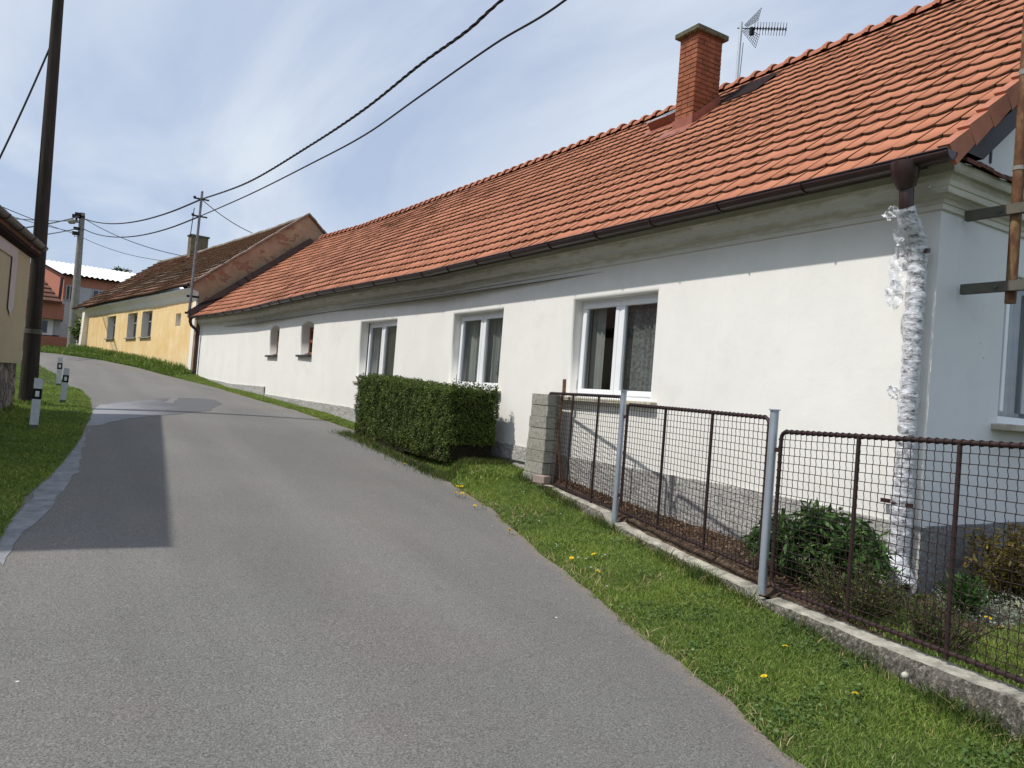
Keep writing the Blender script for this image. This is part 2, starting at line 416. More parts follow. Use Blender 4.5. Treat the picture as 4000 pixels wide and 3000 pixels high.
def m_peel():
    t = NT('peeling_gable_plaster')
    pl_ = t.ramp(t.noise(3, 5), [(.3, (.30,.20,.125)), (.7, (.42,.30,.20))])
    bk = t.ramp(t.noise(25, 4), [(.3, (.27,.13,.08)), (.7, (.36,.19,.125))])
    gy = (.33,.29,.27)
    m = t.noise(1.0, 5, .7, vec=t.map((1,1,1.5)))
    c = t.mix(t.ramp(m, [(.56, 0.), (.58, 1.)]), pl_, bk)
    c = t.mix(t.ramp(m, [(.64, 0.), (.65, 1.)]), c, gy)
    return t.fin(c, .95, .1, t.ramp(m, [(.56, 1.), (.58, .3), (.64, .3), (.65, 1.)]), .8, .03)
def m_yellow():
    t = NT('weathered_yellow_plaster')
    c = t.ramp(t.noise(1.2, 6, .65), [(.3, (.72,.50,.22)), (.55, (.80,.61,.33)), (.75, (.85,.71,.45))])
    s = t.noise(1.6, 5, .7, vec=t.map((1.5,1.5,.2))); c = t.mix(t.ramp(s, [(.5, 0.), (.75, .6)]), c, (.70,.45,.18))
    z = t.n.new('ShaderNodeSeparateXYZ'); t.l.new(t.pos, z.inputs[0])
    c = t.mix(t.ramp(t.math('SUBTRACT', t.math('ADD', z.outputs[2], t.math('MULTIPLY', t.noise(2, 4), .8)), 1.9), [(.2, .75), (.75, 0.)]), c, (.72,.62,.46))
    return t.fin(c, .9, .1, t.noise(40, 4), .4, .01)
M = dict(
    asphalt=m_asphalt(), patch=m_patch(), slurry=m_slurry(), ground=m_ground(), soil=m_soil(),
    grass=m_blade('grass_blades', (.12,.195,.03), (.23,.33,.075), (.46,.42,.2)),
    tallgrass=m_blade('tall_grass_blades', (.07,.145,.02), (.16,.25,.05), (.36,.32,.15)),
    darkgrass=m_blade('coarse_grass_blades', (.03,.07,.010), (.09,.13,.03), (.4,.33,.16)),
    hedge=m_blade('boxwood_leaves', (.03,.058,.010), (.095,.145,.028), (.22,.26,.08)),
    hedgecore=simple('hedge_inner_twigs', (.012,.012,.008), (.03,.024,.016), 30, .95, .05),
    peony=m_blade('peony_leaves', (.02,.055,.012), (.06,.13,.03), (.11,.19,.06)),
    olive=m_blade('bronze_shrub_leaves', (.06,.05,.012), (.13,.11,.025), (.25,.17,.05)),
    silver=m_blade('silver_groundcover_leaves', (.16,.2,.15), (.30,.36,.30), (.45,.5,.45)),
    weedleaf=m_blade('clover_leaves', (.05,.11,.025), (.12,.20,.06), (.2,.28,.12)), straw=simple('dry_straw', (.42,.34,.19), (.25,.19,.10), 30),
    litter=m_blade('dead_leaves', (.05,.03,.018), (.22,.14,.09), (.42,.34,.26)),
    ledge=simple('old_ledge_tile', (.20,.075,.05), (.05,.03,.022), 18, .9),
    twig=simple('thin_twigs', (.10,.075,.05), (.05,.035,.02), 20),
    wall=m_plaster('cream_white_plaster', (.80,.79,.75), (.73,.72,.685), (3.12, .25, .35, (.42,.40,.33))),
    gwall=m_plaster('new_white_plaster', (.70,.71,.72), (.64,.65,.66)),
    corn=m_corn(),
    rough=m_roughcast(), roughd=m_roughcast('dark_roughcast', (.13,.13,.13), (.27,.27,.27)),
    tile=m_tile(), edge=m_tile_edge(), oldtile=m_oldtile(),
    under=simple('roof_battens', (.06,.04,.03)), verge=simple('verge_tile', (.41,.16,.095), (.33,.125,.075), 9, .8),
    barge=simple('dark_bargeboard', (.05,.048,.055), (.035,.034,.04), 6, .6),
    gutter=simple('brown_coated_gutter', (.042,.018,.017), (.028,.012,.012), 5, .35, .5, .05),
    chbrick=simple('chimney_brick', (.33,.12,.06), (.20,.068,.036), 7, .85, .2, .3, 60, .004), mortar=simple('dark_mortar', (.13,.085,.06), (.07,.045,.03), 20),
    capc=simple('lichened_concrete', (.16,.16,.11), (.07,.072,.045), 14, .95, .1, .6, 40, .01),
    flash=simple('painted_flashing', (.30,.10,.06), (.22,.07,.042), 6, .5, .4),
    lead=simple('brown_flashing', (.026,.014,.014), (.016,.010,.010), 6, .9, .1),
    pvc=simple('white_window_pvc', (.82,.84,.86), (.76,.78,.8), 3, .3, .5, .02),
    timber=simple('brown_window_timber', (.27,.11,.045), (.15,.055,.025), 12, .6),
    glass=m_glass(), blind=simple('blind_slats', (.62,.60,.55), (.5,.48,.44), 3, .6),
    lace=m_sheer('lace_curtain', (.7,.69,.66), .45, (1,1,1), 26), sheer=m_sheer('sheer_curtain', (.75,.75,.73), .5, (1,6,.1), 5),
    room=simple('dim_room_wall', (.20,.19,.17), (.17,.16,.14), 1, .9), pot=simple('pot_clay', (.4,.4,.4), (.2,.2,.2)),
    sillc=simple('weathered_concrete_sill', (.5,.47,.38), (.36,.33,.26), 16, .9, .1, .4), slate=simple('dark_slate_sill', (.06,.06,.07), (.04,.04,.045), 8, .6),
    galv=simple('galvanised_steel', (.42,.46,.52), (.33,.37,.42), 5, .45, .5, .05, metal=.5),
    fence=simple('oxide_painted_steel', (.034,.015,.014), (.016,.008,.0075), 25, .6, .4, .3, 90, .002),
    rust=m_rust(), angle=simple('weathered_angle_steel', (.07,.08,.065), (.12,.10,.075), 12, .7, .4),
    wood=m_wood_pole(), conc=simple('pole_concrete', (.30,.29,.26), (.2,.19,.17), 9, .95, .1, .4),
    curb=m_curb(), curbtop=m_curbtop(), block=simple('grey_concrete_block', (.34,.33,.285), (.22,.215,.185), 26, .95, .1, .8, 60, .01),
    pinkbrick=simple('pink_brick', (.36,.28,.25), (.27,.2,.18), 12), wrap=m_wrap(),
    lplaster=m_plaster('beige_textured_plaster', (.44,.385,.25), (.39,.34,.22), bs=.9), ltrim=simple('pale_trim', (.5,.44,.42), (.44,.38,.37), 5),
    stone=m_stone(), lroof=simple('brown_roof_tile', (.16,.07,.045), (.09,.04,.028), 6), lgut=simple('grey_brown_gutter', (.07,.055,.048), (.045,.035,.03), 6, .5),
    yellow=m_yellow(), ywhite=m_plaster('white_trim_plaster', (.84,.82,.77), (.76,.74,.68)), peel=m_peel(),
    ywin=simple('grey_shutter', (.42,.40,.37), (.28,.26,.24), 10), wred=simple('salmon_render', (.42,.17,.115), (.38,.15,.10), 3, .9), wgrey=simple('grey_render', (.45,.45,.46), (.40,.40,.41), 2, .9),
    wroof=simple('white_corrugated_sheet', (.85,.85,.82), (.72,.72,.69), 3, .5, .4), darkgl=simple('dark_glazing', (.03,.04,.06), (.02,.025,.04), 2, .1, .6, 0.),
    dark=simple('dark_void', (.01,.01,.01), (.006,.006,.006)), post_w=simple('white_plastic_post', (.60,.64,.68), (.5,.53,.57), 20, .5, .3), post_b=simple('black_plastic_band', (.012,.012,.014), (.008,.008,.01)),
    reflec=simple('white_reflector', (.75,.76,.78), (.65,.66,.68), 5, .3, .5), post_g=simple('grey_dirty_base', (.12,.13,.14), (.07,.075,.08), 18),
    cable=simple('black_cable', (.016,.018,.022), (.01,.011,.014), 8, .5), steel=simple('grey_mast_steel', (.22,.23,.25), (.15,.15,.165), 8, .5, .4, metal=.3),
    alu=simple('bright_aluminium', (.62,.64,.66), (.5,.52,.54), 4, .35, .5, metal=.6), blk=simple('black_plastic', (.02,.02,.022), (.012,.012,.014), 4, .5),
    dandelion=simple('dandelion_yellow', (.9,.72,.03), (.85,.6,.02), 80), daisy=simple('white_petals', (.85,.85,.83), (.7,.7,.68), 60), stem=simple('flower_stem', (.08,.14,.03), (.05,.1,.02)),
    lamp=simple('pale_lamp_housing', (.42,.40,.33), (.3,.29,.24), 5, .6), bark=simple('tree_bark', (.05,.04,.03)), pine=m_blade('pine_needles', (.02,.045,.015), (.05,.09,.03), (.08,.11,.04)),
    driveway=simple('pink_gravel', (.32,.25,.2), (.22,.17,.14), 30, .95, .1, .6, 80, .01),
)
# ================================================================== GROUND
def grid_lines(a, b, st): return list(np.arange(a, b+1e-6, st))
xs = [-400,-200,-100,-60,-35,-22,-15,-11,-8]+grid_lines(-6, 8, .2)+[8.6,9.5,11,13,16,20,30,50,100,200,400]
ys = [-400,-200,-100,-50,-25,-12,-6,-3]+grid_lines(-1.5, 42, .25)+[43,44.5,46,48,50,53,57,62,70,85,110,150,220,400]
V = []; Fc = []
for y in ys:
    for x in xs:
        z = T(x, y)
        if XL(y)+.02 < x < XR(y)-.02: z -= .04
        if 1.05 < y < 8.1 and FX(y)-.05 < x < 9: z -= .04
        V.append((x, y, z-.003+.012*noise.noise(Vector((x*1.3, y*1.3, 0)))*(1 if not (XL(y) < x < XR(y)) else 0)))
nx = len(xs)
for j in range(len(ys)-1):
    for i in range(nx-1): Fc.append((j*nx+i, j*nx+i+1, (j+1)*nx+i+1, (j+1)*nx+i))
g = fastobj('ground', np.array(V), np.array(Fc), M['ground'], kind='structure')
# road as a loft between its two edges
pairs = []
for y in [-25,-12,-6,-3,-1.5]+grid_lines(0, 24.9, .25):
    wl = .05*noise.noise(Vector((0, y*1.7, 3)))+.03*noise.noise(Vector((5, y*5.3, 3)))
    wr = .07*noise.noise(Vector((9, y*1.9, 3)))+.04*noise.noise(Vector((5, y*6.1, 7)))
    pairs.append(((XL(y)+wl, y), (XR(y)+wr, y)))
LE = [(XL(25.2), 25.2), (-.3, yl+1.3), (-1.5, yl+1.9), (-3, yl+2.3), (-8, yl+2.6), (-30, yl+3.2)]
RE = [(XR(26.2), 26.2), (3.75, 28.1), (3.1, 31.4), (2.1, 34.2), (.5, 36.2), (-30, 37.4)]
for k in range(len(LE)):
    a0, b0 = (pairs[-1] if k == 0 else (LE[k-1], RE[k-1]))
    for s in (.2, .4, .6, .8, 1.):
        pairs.append(((a0[0]+(LE[k][0]-a0[0])*s, a0[1]+(LE[k][1]-a0[1])*s), (b0[0]+(RE[k][0]-b0[0])*s, b0[1]+(RE[k][1]-b0[1])*s))) if False else None
seq = [pairs[-1]]+list(zip(LE, RE))
for k in range(1, len(seq)):
    a0, b0 = seq[k-1]; a1, b1 = seq[k]
    for q in range(1, 9):
        s = q/8; pairs.append(((a0[0]+(a1[0]-a0[0])*s, a0[1]+(a1[1]-a0[1])*s), (b0[0]+(b1[0]-b0[0])*s, b0[1]+(b1[1]-b0[1])*s)))
us = [0,.012,.03,.06,.1,.16,.24,.34,.45,.56,.66,.74,.81,.87,.91,.94,.965,.985,1.]
V = []; A = []
for a, b in pairs:
    w = math.dist(a, b)
    for u in us:
        x, y = a[0]+(b[0]-a[0])*u, a[1]+(b[1]-a[1])*u
        V.append((x, y, zroad(x, y)+.004+.03*(1-(2*u-1)**2)))
        A.append(math.exp(-(1-u)*w/.15)+.5*math.exp(-u*w/.10))
n = len(us)
Fc = [(j*n+i, j*n+i+1, (j+1)*n+i+1, (j+1)*n+i) for j in range(len(pairs)-1) for i in range(n-1)]
road = fastobj('road', np.array(V), np.array(Fc), M['asphalt'], attr=np.array(A), kind='structure')
def road_z(x, y):
    w = XR(y)-XL(y); u = (x-XL(y))/w
    return zroad(x, y)+.004+.03*(1-(2*u-1)**2)
def sheet(name, poly, m, off=.004, step=.15, **k):
    """irregular flat sheet following the road surface (polygon given in plan)"""
    mb = MB(); pts = []
    N = len(poly)
    for i in range(N):
        a, b = poly[i], poly[(i+1) % N]; q = max(1, int(math.dist(a, b)/step))
        for s in range(q):
            x = a[0]+(b[0]-a[0])*s/q; y = a[1]+(b[1]-a[1])*s/q
            pts.append((x+.05*noise.noise(Vector((x*4, y*4, 1))), y+.09*noise.noise(Vector((x*4, y*4, 5)))))
    bm = bmesh.new()
    vs = [bm.verts.new((x, y, 0)) for x, y in pts]
    for tri in tessellate_polygon([[Vector((x, y, 0)) for x, y in pts]]):
        try: bm.faces.new([vs[i] for i in tri])
        except Exception: pass
    for _ in range(3):
        bmesh.ops.subdivide_edges(bm, edges=[e for e in bm.edges if e.calc_length() > .4], cuts=1, use_grid_fill=False)
        bmesh.ops.triangulate(bm, faces=bm.faces)
    for v in bm.verts: v.co.z = road_z(v.co.x, v.co.y)+off
    bmesh.ops.recalc_face_normals(bm, faces=bm.faces)
    me = bpy.data.meshes.new(name); bm.to_mesh(me); me.materials.append(m)
    o = bpy.data.objects.new(name, me); COL.objects.link(o); return setp(o, **k)
pp = [march(*R2(x, y)) for x, y in [(945,1290),(1010,1110),(1080,1060),(1400,1035),(1750,1000),(1840,1000),(1760,1045),(1850,1055),(1930,998),(2150,1000),(2300,1015),(2400,1060),(2300,1110),(2250,1140),(2100,1150),(1950,1175),(1700,1190),(1400,1215),(1180,1250),(1100,1280)]]
sheet('asphalt_patch', [(p.x, p.y) for p in pp], M['patch'], kind='structure')
pp = [march(*R2(x, y)) for x, y in [(935,1290),(880,1400),(800,1480),(700,1630)]]+[march(150, 1900), march(0, 2075), march(-60, 2130), march(-30, 2220), march(75, 2085), march(190, 1975), march(290, 1850), march(310, 1760), march(330,1700)]
sheet('cement_slurry', [(p.x+.03, p.y) for p in pp], M['slurry'], kind='structure')
# garden soil behind the fence
mb = MB(); N = 40
for i in range(N):
    for j in range(10):
        def P(i, j):
            y = 1.0+7.2*i/N; x0 = FX(y)+.03; x1 = 5.66 if y > 3.1 else 9.0
            x = x0+(x1-x0)*j/10
            return (x, y, T(x, y)+.006+.03*noise.noise(Vector((x*5, y*5, 0))))
        mb.add([P(i, j), P(i+1, j), P(i+1, j+1), P(i, j+1)], [(3, 2, 1, 0)])
obj('garden_soil', mb, M['soil'], kind='structure')
# ================================================================== WHITE HOUSE
HB = Vector((5.6, 3.22, .4))
house = empty('farmhouse', HB, label='long low white farmhouse with orange tiled roof along the right side of the street', cat='house')
def wall_hole_mesh(mb, pt, outer, holes, reveal, m=0, r=.035):
    """outer: (s,z) loop. holes: list of loops (s,z). pt(s,z,d)->xyz, d=depth inwards"""
    def shrink(loop, e):
        cx = sum(p[0] for p in loop)/len(loop); cz = sum(p[1] for p in loop)/len(loop)
        out = []
        n = len(loop)
        for i in range(n):
            a = Vector(loop[i-1]); b = Vector(loop[i]); c = Vector(loop[(i+1) % n])
            t1 = (b-a).normalized(); t2 = (c-b).normalized()
            nrm = Vector((t1.y, -t1.x))+Vector((t2.y, -t2.x))
            nrm = nrm/max(.3, nrm.length_squared/2)
            if nrm.dot(b-Vector((cx, cz))) < 0: nrm = -nrm
            out.append(tuple(b+nrm*e))
        return out
    loops = [outer]+[shrink(h, r) for h in holes]
    flat = [p for l in loops for p in l]
    tris = tessellate_polygon([[Vector((p[0], p[1], 0)) for p in l] for l in loops])
    mb.add([pt(s, z, 0) for s, z in flat], [tuple(t) for t in tris], m)
    for h, rv in zip(holes, reveal):
        rings = [(shrink(h, r), 0)]+[(shrink(h, r*(1-math.sin(a))), r*(1-math.cos(a))) for a in (.5, 1.0)]+[(h, r), (h, rv)]
        n = len(h)
        for k in range(len(rings)-1):
            (l0, d0), (l1, d1) = rings[k], rings[k+1]
            vs = [pt(s, z, d0) for s, z in l0]+[pt(s, z, d1) for s, z in l1]
            mb.add(vs, [(i, (i+1) % n, n+(i+1) % n, n+i) for i in range(n)], m, True)
def rect(a, b, c, d): return [(a, c), (b, c), (b, d), (a, d)]
def arch(a, b, c, d, h=.09, n=8):
    l = [(a, c), (b, c), (b, d-h)]
    for i in range(1, n): 
        t = i/n; l.append((b+(a-b)*t, d-h+h*math.sin(math.pi*t)))
    l.append((a, d-h)); return l
BIG = [(6.27, 7.77, 1.70, 2.90), (9.51, 11.04, 1.72, 2.90), (13.11, 14.66, 1.74, 2.91)]
SML = [(17.36, 18.24, 2.26, 3.05), (20.11, 20.98, 2.27, 3.06)]
brk = [3.22, 11.4, 12.2, 16.2, 18.9, 22.2, 25.4, 28.15]
mb = MB(); WT = 3.42
for a, b in zip(brk[:-1], brk[1:]):
    def pt(s, z, d, a=a, b=b):
        xa, xb = WX(a), WX(b); return (xa+(xb-xa)*(s-a)/(b-a)+d, s, z)
    hs = [rect(*w) for w in BIG if a < w[0] < b]+[arch(*w) for w in SML if a < w[0] < b]
    rv = [.17 for w in BIG if a < w[0] < b]+[.26 for w in SML if a < w[0] < b]
    zb0 = T(WX(a), a)-.2; zb1 = T(WX(b), b)-.2
    wall_hole_mesh(mb, pt, [(a, zb0), (b, zb1), (b, WT), (a, WT)], hs, rv)
obj('front_wall', mb, M['wall'], house)
# gable wall with window opening
mb = MB()
GW = (6.60, 7.85, 1.72, 2.94)
RS = .82; EZ = 3.57
rzp = lambda x: EZ+RS*(x-5.27)   # roof plane
wall_hole_mesh(mb, lambda s, z, d: (s, 3.22+d, z), [(5.6, .1), (14.2, .1), (14.2, 3.0), (9.6, 3.42), (5.6, 3.42)], [rect(*GW)], [.10], r=.012)
obj('gable_wall', mb, M['gwall'], house)
mb = MB()
mb.add([(5.45, 3.25, 3.4), (14.0, 3.25, 3.4), (9.58, 3.25, 7.0)], [(0, 1, 2)])
mb.box((6.28, 3.245, 3.98), (.022, .012, .42), m=1); mb.box((7.6, 3.245, 4.3), (.02, .012, .8), m=1)
obj('upper_gable', mb, [M['gwall'], M['barge']], house)
# back and inner walls (dim rooms behind the windows)
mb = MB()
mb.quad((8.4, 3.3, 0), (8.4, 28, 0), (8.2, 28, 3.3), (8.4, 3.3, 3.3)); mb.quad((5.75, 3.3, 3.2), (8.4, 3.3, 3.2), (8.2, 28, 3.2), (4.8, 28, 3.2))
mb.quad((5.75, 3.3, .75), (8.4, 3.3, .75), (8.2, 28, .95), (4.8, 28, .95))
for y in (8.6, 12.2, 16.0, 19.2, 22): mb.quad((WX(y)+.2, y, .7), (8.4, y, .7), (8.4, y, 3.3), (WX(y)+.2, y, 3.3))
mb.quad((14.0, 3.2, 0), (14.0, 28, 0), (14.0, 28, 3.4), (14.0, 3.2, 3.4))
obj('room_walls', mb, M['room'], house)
# plinth of roughcast
PZ = tab([(3.17,.90),(4.9,.955),(7.7,.96),(9.5,1.0),(12,1.08),(15,1.2),(18,1.215),(21,1.24)])
PZ2 = tab([(21,1.43),(24.5,1.42),(26.5,1.5),(28.2,1.58)])
mb = MB()
def plinth_run(pts, top, out, m=0, rows=8):
    vs = []; n = len(pts)
    for k, (x, y) in enumerate(pts):
        zt = top[k]; zb = T(x, y)-.15
        for r in range(rows+1):
            z = zb+(zt-zb)*r/rows
            o = .03+.012*noise.noise(Vector((x*9, y*9, z*9)))+.008*noise.noise(Vector((x*23, y*23, z*23)))
            vs.append((x+out[0]*o, y+out[1]*o, z+(.012*noise.noise(Vector((x*7, y*7, 0))) if r == rows else 0)))
        vs.append((x-out[0]*.02, y-out[1]*.02, zt+.005))
    q = rows+2
    mb.add(vs, [(i*q+j, (i+1)*q+j, (i+1)*q+j+1, i*q+j+1) for i in range(n-1) for j in range(q-1)], m, False)
yy = grid_lines(3.19, 21.0, .06); plinth_run([(WX(y), y) for y in yy], [PZ(y) for y in yy], (-1, 0))
yy = grid_lines(21.0, 28.15, .1); plinth_run([(WX(y), y) for y in yy], [PZ2(y) for y in yy], (-1, 0))
xx = grid_lines(5.57, 11, .08); plinth_run([(x, 3.22) for x in xx], [.9+.01*(x-5.6) for x in xx], (0, -1), 1)
obj('plinth', mb, [M['rough'], M['roughd']], house)
# cornice
prof = [(0,3.255),(.03,3.262),(.035,3.30),(.05,3.305),(.065,3.33),(.10,3.352),(.135,3.36),(.14,3.405),(.155,3.41),(.17,3.44),(.205,3.47),(.245,3.48),(.255,3.53),(.255,3.555),(0,3.57)]
prof = [(a*.68, b) for a, b in prof]
path = [(WX(y), y, 0) for y in (28.15, 25.4, 22.2, 18.9, 16.2, 12.2, 11.4, 3.22)]; outs = [(-1, 0)]*7+[(-1, -1)]
for x in (8, 11, 14.2): path.append((x, 3.22, 0)); outs.append((0, -1))
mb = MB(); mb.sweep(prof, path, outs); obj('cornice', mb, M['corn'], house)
# ledge of old tiles on the gable cornice
mb = MB(); random.seed(3)
for k in range(44):
    x = 5.50+k*.19; dz = random.uniform(-.008, .014)
    a = (x, 3.005+random.uniform(-.02, .01), 3.585+dz); b = (x+.186, a[1], a[2]+random.uniform(-.01, .004))
    c = (x+.186, 3.25, 3.685+dz); d = (x, 3.25, 3.685+dz)
    dn = lambda p, t: (p[0], p[1], p[2]-t)
    mb.add([a, b, c, d, dn(a, .03), dn(b, .03)], [(0, 1, 2, 3), (4, 5, 1, 0), (4, 0, 3), (5, 2, 1)])
obj('ledge_tiles', mb, M['ledge'], house)
# ---- tiled roof
RXT = tab([(0,9.60),(10.6,9.56),(16,9.46),(21.8,9.30),(25.6,9.14),(28.9,8.76)])
def Ept(t): y = 2.99+25.16*t; return Vector((EX(y), y, EZ))
def Rpt(t): y = 2.99+25.91*t; return Vector((RXT(y), y, 7.14+.04*t))
ROWS, COLS = 19, 130
def tile_field(Ef, Rf, rows, cols, arc=.032, lift=.033, thick=.028, seam=.013, jit=.003, nseg=6, rndf=None, bend=0.):
    V = []; Fq = []; MI = []; A = []
    nrm = (Ef(.3)-Ef(.7)).cross(Rf(.5)-Ef(.5)).normalized()
    if nrm.z < 0: nrm = -nrm
    L0 = (Rf(.5)-Ef(.5)).length/rows
    for i in range(cols):
        for j in range(rows):
            t0, t1 = (i+seam)/cols, (i+1-seam)/cols
            base = len(V); rn = random.random() if rndf is None else rndf(i/cols, j/rows)
            dz = random.uniform(-jit, jit); dl = random.uniform(-.006, .006)*jit/.003; tl = random.uniform(-jit, jit)
            v0 = j/rows; v1 = (j+1.12)/rows
            if v1 > 1: v1 = 1
            cols_ = []
            for k in range(nseg+1):
                s = k/nseg; t = t0+(t1-t0)*s
                E_, R_ = Ef(t), Rf(t); dirv = (R_-E_)
                ln = dirv.length; dirn = dirv/ln
                ar = arc*math.sin(math.pi*s)**.8 if arc else 0
                lat = .003*(1-s)+.002*math.cos(2*math.pi*s)+tl*(s-.5)*2   # slight hollow
                lo = E_+dirn*(ln*v0-ar+dl)+nrm*(lift+dz+lat)
                hi = E_+dirn*(ln*v1)+nrm*(.002+lat)
                rg = random.uniform(-.0035, .0035)*(jit/.003)
                fb = lo-nrm*(thick+rg)+dirn*(.004+rg)
                cols_ += [hi, lo, lo+dirn*.004-nrm*.004*0, fb]
            V += [tuple(c) for c in cols_]; A += [rn]*len(cols_)
            for k in range(nseg):
                b0 = base+k*4; b1 = b0+4
                Fq.append((b0, b1, b1+1, b0+1)); MI.append(0)
                Fq.append((b0+1, b1+1, b1+3, b0+3)); MI.append(1)
            sb = len(V); V.append(tuple(Vector(V[base])-nrm*.002)); V.append(tuple(Vector(V[base+1])-nrm*.005)); A += [rn, rn]
            Fq.append((base, base+1, sb+1, sb)); MI.append(1)
    Fq = np.array(Fq); MI = np.array(MI)
    return np.array(V), Fq, MI, np.array(A), nrm
random.seed(11)
V, Fq, MI, A, nrm = tile_field(Ept, Rpt, ROWS, COLS)
roof = fastobj('roof', V, Fq, [M['tile'], M['edge']], house, attr=A, mi=MI)
mb = MB()
for k in range(26):
    a, b = k/26, (k+1)/26
    mb.quad(Ept(a)-nrm*.01, Ept(b)-nrm*.01, Rpt(b)-nrm*.01, Rpt(a)-nrm*.01)
    ra, rb = Rpt(a), Rpt(b); mb.quad(ra, rb, rb+Vector((5.2, 0, -3.9)), ra+Vector((5.2, 0, -3.9)))
    pa = Vector((5.27, 3.24, EZ)) if k == 0 else Ept(a)
    mb.quad(pa-nrm*.01, Ept(b)-nrm*.01, (WX(Ept(b).y)+.02, Ept(b).y, 3.5), (WX(pa.y)+.02, pa.y, 3.5))
obj('roof_boarding', mb, M['under'], roof)
# ridge caps
mb = MB(); random.seed(5); nr = 78
for k in range(nr):
    a, b = Rpt(k/nr), Rpt((k+1)/nr); d = (b-a).normalized(); c = Vector((0, 0, -.055+random.uniform(-.006, .006)))
    N = 8
    def ring(p, r):
        s = d.cross(Vector((0, 0, 1))).normalized()
        return [p+c+s*math.cos(math.pi*q/N)*r*1.25+Vector((0, 0, 1))*math.sin(math.pi*q/N)*r for q in range(N+1)]
    seq_ = [(a-d*.03, .135), (a+d*.025, .135), (a+d*.028, .118), (b-d*.005, .105)]
    seq_ = [(a-d*.03, .142), (a-d*.0, .158), (a+d*.03, .142), (a+d*.055, .146), (a+d*.075, .125), (b-d*.0, .108)]
    vs = []
    for p, r in seq_: vs += ring(p, r)
    q = N+1
    mb.add(vs, [(i*q+j, i*q+j+1, (i+1)*q+j+1, (i+1)*q+j) for i in range(len(seq_)-1) for j in range(N)], 0, False)
    mb.add(ring(a-d*.03, .142), [tuple(range(q))], 1)
obj('ridge_caps', mb, [M['verge'], M['edge']], roof)
# verge tiles + bargeboard (both slopes)
mb = MB(); dirn = Vector((1, 0, RS)).normalized(); slope_len = (9.58-5.2)/dirn.x
nv = 19; st = slope_len/nv
for k in range(nv):
    p0 = Vector((5.27, 0, EZ))+dirn*(k*st-.02); p1 = p0+dirn*(st+.03); up = Vector((-dirn.z, 0, dirn.x))
    li = .05; lo = .036
    def q(p, y, h): return (p.x+up.x*h, y, p.z+up.z*h)
    y0, y1 = 2.975, 3.005
    vs = [q(p0, y0, .06), q(p1, y0, .035), q(p1, y0, -.085), q(p0, y0-.004, -.10), q(p0, y1+.06, .06), q(p1, y1+.06, .035), q(p1, y1, -.085), q(p0, y1, -.10)]
    mb.add(vs, [(0, 3, 2, 1), (0, 1, 5, 4), (3, 7, 6, 2), (0, 4, 7, 3)])
obj('verge_tiles', mb, M['verge'], roof)
mb = MB()
for sgn in (0, 1):
    a = Vector((5.35, 0, EZ+.05)); b = Vector((9.58, 0, 7.1))
    if sgn: a = Vector((14.0, 0, EZ)); b = Vector((9.58, 0, 7.14))
    sx = 1 if not sgn else -1
    xk = 9.58-(9.58-5.27)*sx if sgn else 5.27
    A0 = [(5.42 if not sgn else 13.75, 3.01, 3.62), (a.x+.1*sx, 3.01, a.z-.03), (b.x, 3.01, b.z-.06), (b.x, 3.01, b.z-.36), (5.73 if not sgn else 13.4, 3.01, 3.62)]
    B0 = [(p[0], 3.26, p[2]) for p in A0]
    mb.add(A0+B0, [(0, 4, 3, 2, 1), (1, 2, 7, 6), (3, 4, 9, 8), (0, 1, 6, 5)])
obj('bargeboard', mb, M['barge'], roof)
# gutter with brackets
mb = MB(); gp = []
yy = [2.97, 6, 9, 11.4, 12.2, 14, 16.2, 18.9, 22.2, 25.4, 28.2]
prof = []
for k in range(9):
    a = math.pi*k/8; prof.append((math.cos(a)*.066, -math.sin(a)*.066))
prof2 = [(c*.9, s*.9) for c, s in reversed(prof)]
pr_ = prof+prof2
mb.sweep([(dd, z) for dd, z in pr_], [(EX(y)-.02, y, 3.565) for y in yy], [(-1, 0)]*len(yy), 0, True, True)
e = [(EX(2.97)-.02-dd, 2.972, 3.565+z) for dd, z in prof]; mb.add(e, [tuple(range(len(e)))], 0)
e = [(EX(28.2)-.02-dd, 28.2, 3.565+z) for dd, z in prof]; mb.add(e, [tuple(range(len(e)))], 0)
mb.tube([(EX(y)-.086, y, 3.568) for y in yy], .008, 6)
gut = obj('gutter', mb, M['gutter'], house)
y = 3.25
while y < 28:
    mb = MB(); c = Vector((EX(y)-.02, y, 3.565))
    mb.tube([c+Vector((math.cos(a)*-.071, 0, -math.sin(a)*.071)) for a in [math.pi*k/10 for k in range(11)]], .009, 5)
    y += .92
    obj('gutter_bracket', mb, M['gutter'], gut)
# near downpipe: hopper, elbow, wrapped pipe
py0 = 3.315
mb = MB(); c = Vector((5.245, py0-.01, 3.50))
mb.tube([c+Vector((0, .0, .045)), c+Vector((0, 0, .0)), c+Vector((.012, 0, -.06)), c+Vector((.03, 0, -.115)), c+Vector((.035, 0, -.13))], [.105, .10, .088, .066, .064], 18)
mb.tube([c+Vector((.035, 0, -.12)), c+Vector((.038, 0, -.18)), c+Vector((.042, .0, -.26)), c+Vector((.085, 0, -.35)), c+Vector((.2, 0, -.48)), (5.49, py0-.005, 2.88), (5.49, py0-.005, 1.0), (5.48, py0, .62)], [.05]*8, 12)
mb.tube([(5.49, py0, .70), (5.48, py0-.01, .58), (5.44, py0-.05, .50), (5.41, py0-.10, .455)], [.05, .052, .055, .06], 12, caps=False)
for z in (2.93, 1.06):
    mb.tube([(5.49+math.cos(a)*.062, py0+math.sin(a)*.062, z) for a in [2*math.pi*k/14 for k in range(15)]], .012, 6)
    mb.box((5.55, py0+.12, z), (.03, .14, .03)); mb.box((5.46, py0-.08, z), (.03, .05, .03))
dp = obj('downpipe', mb, M['gutter'], house, label='brown downpipe wrapped in clear plastic at the near corner')
mb = MB(); random.seed(2)
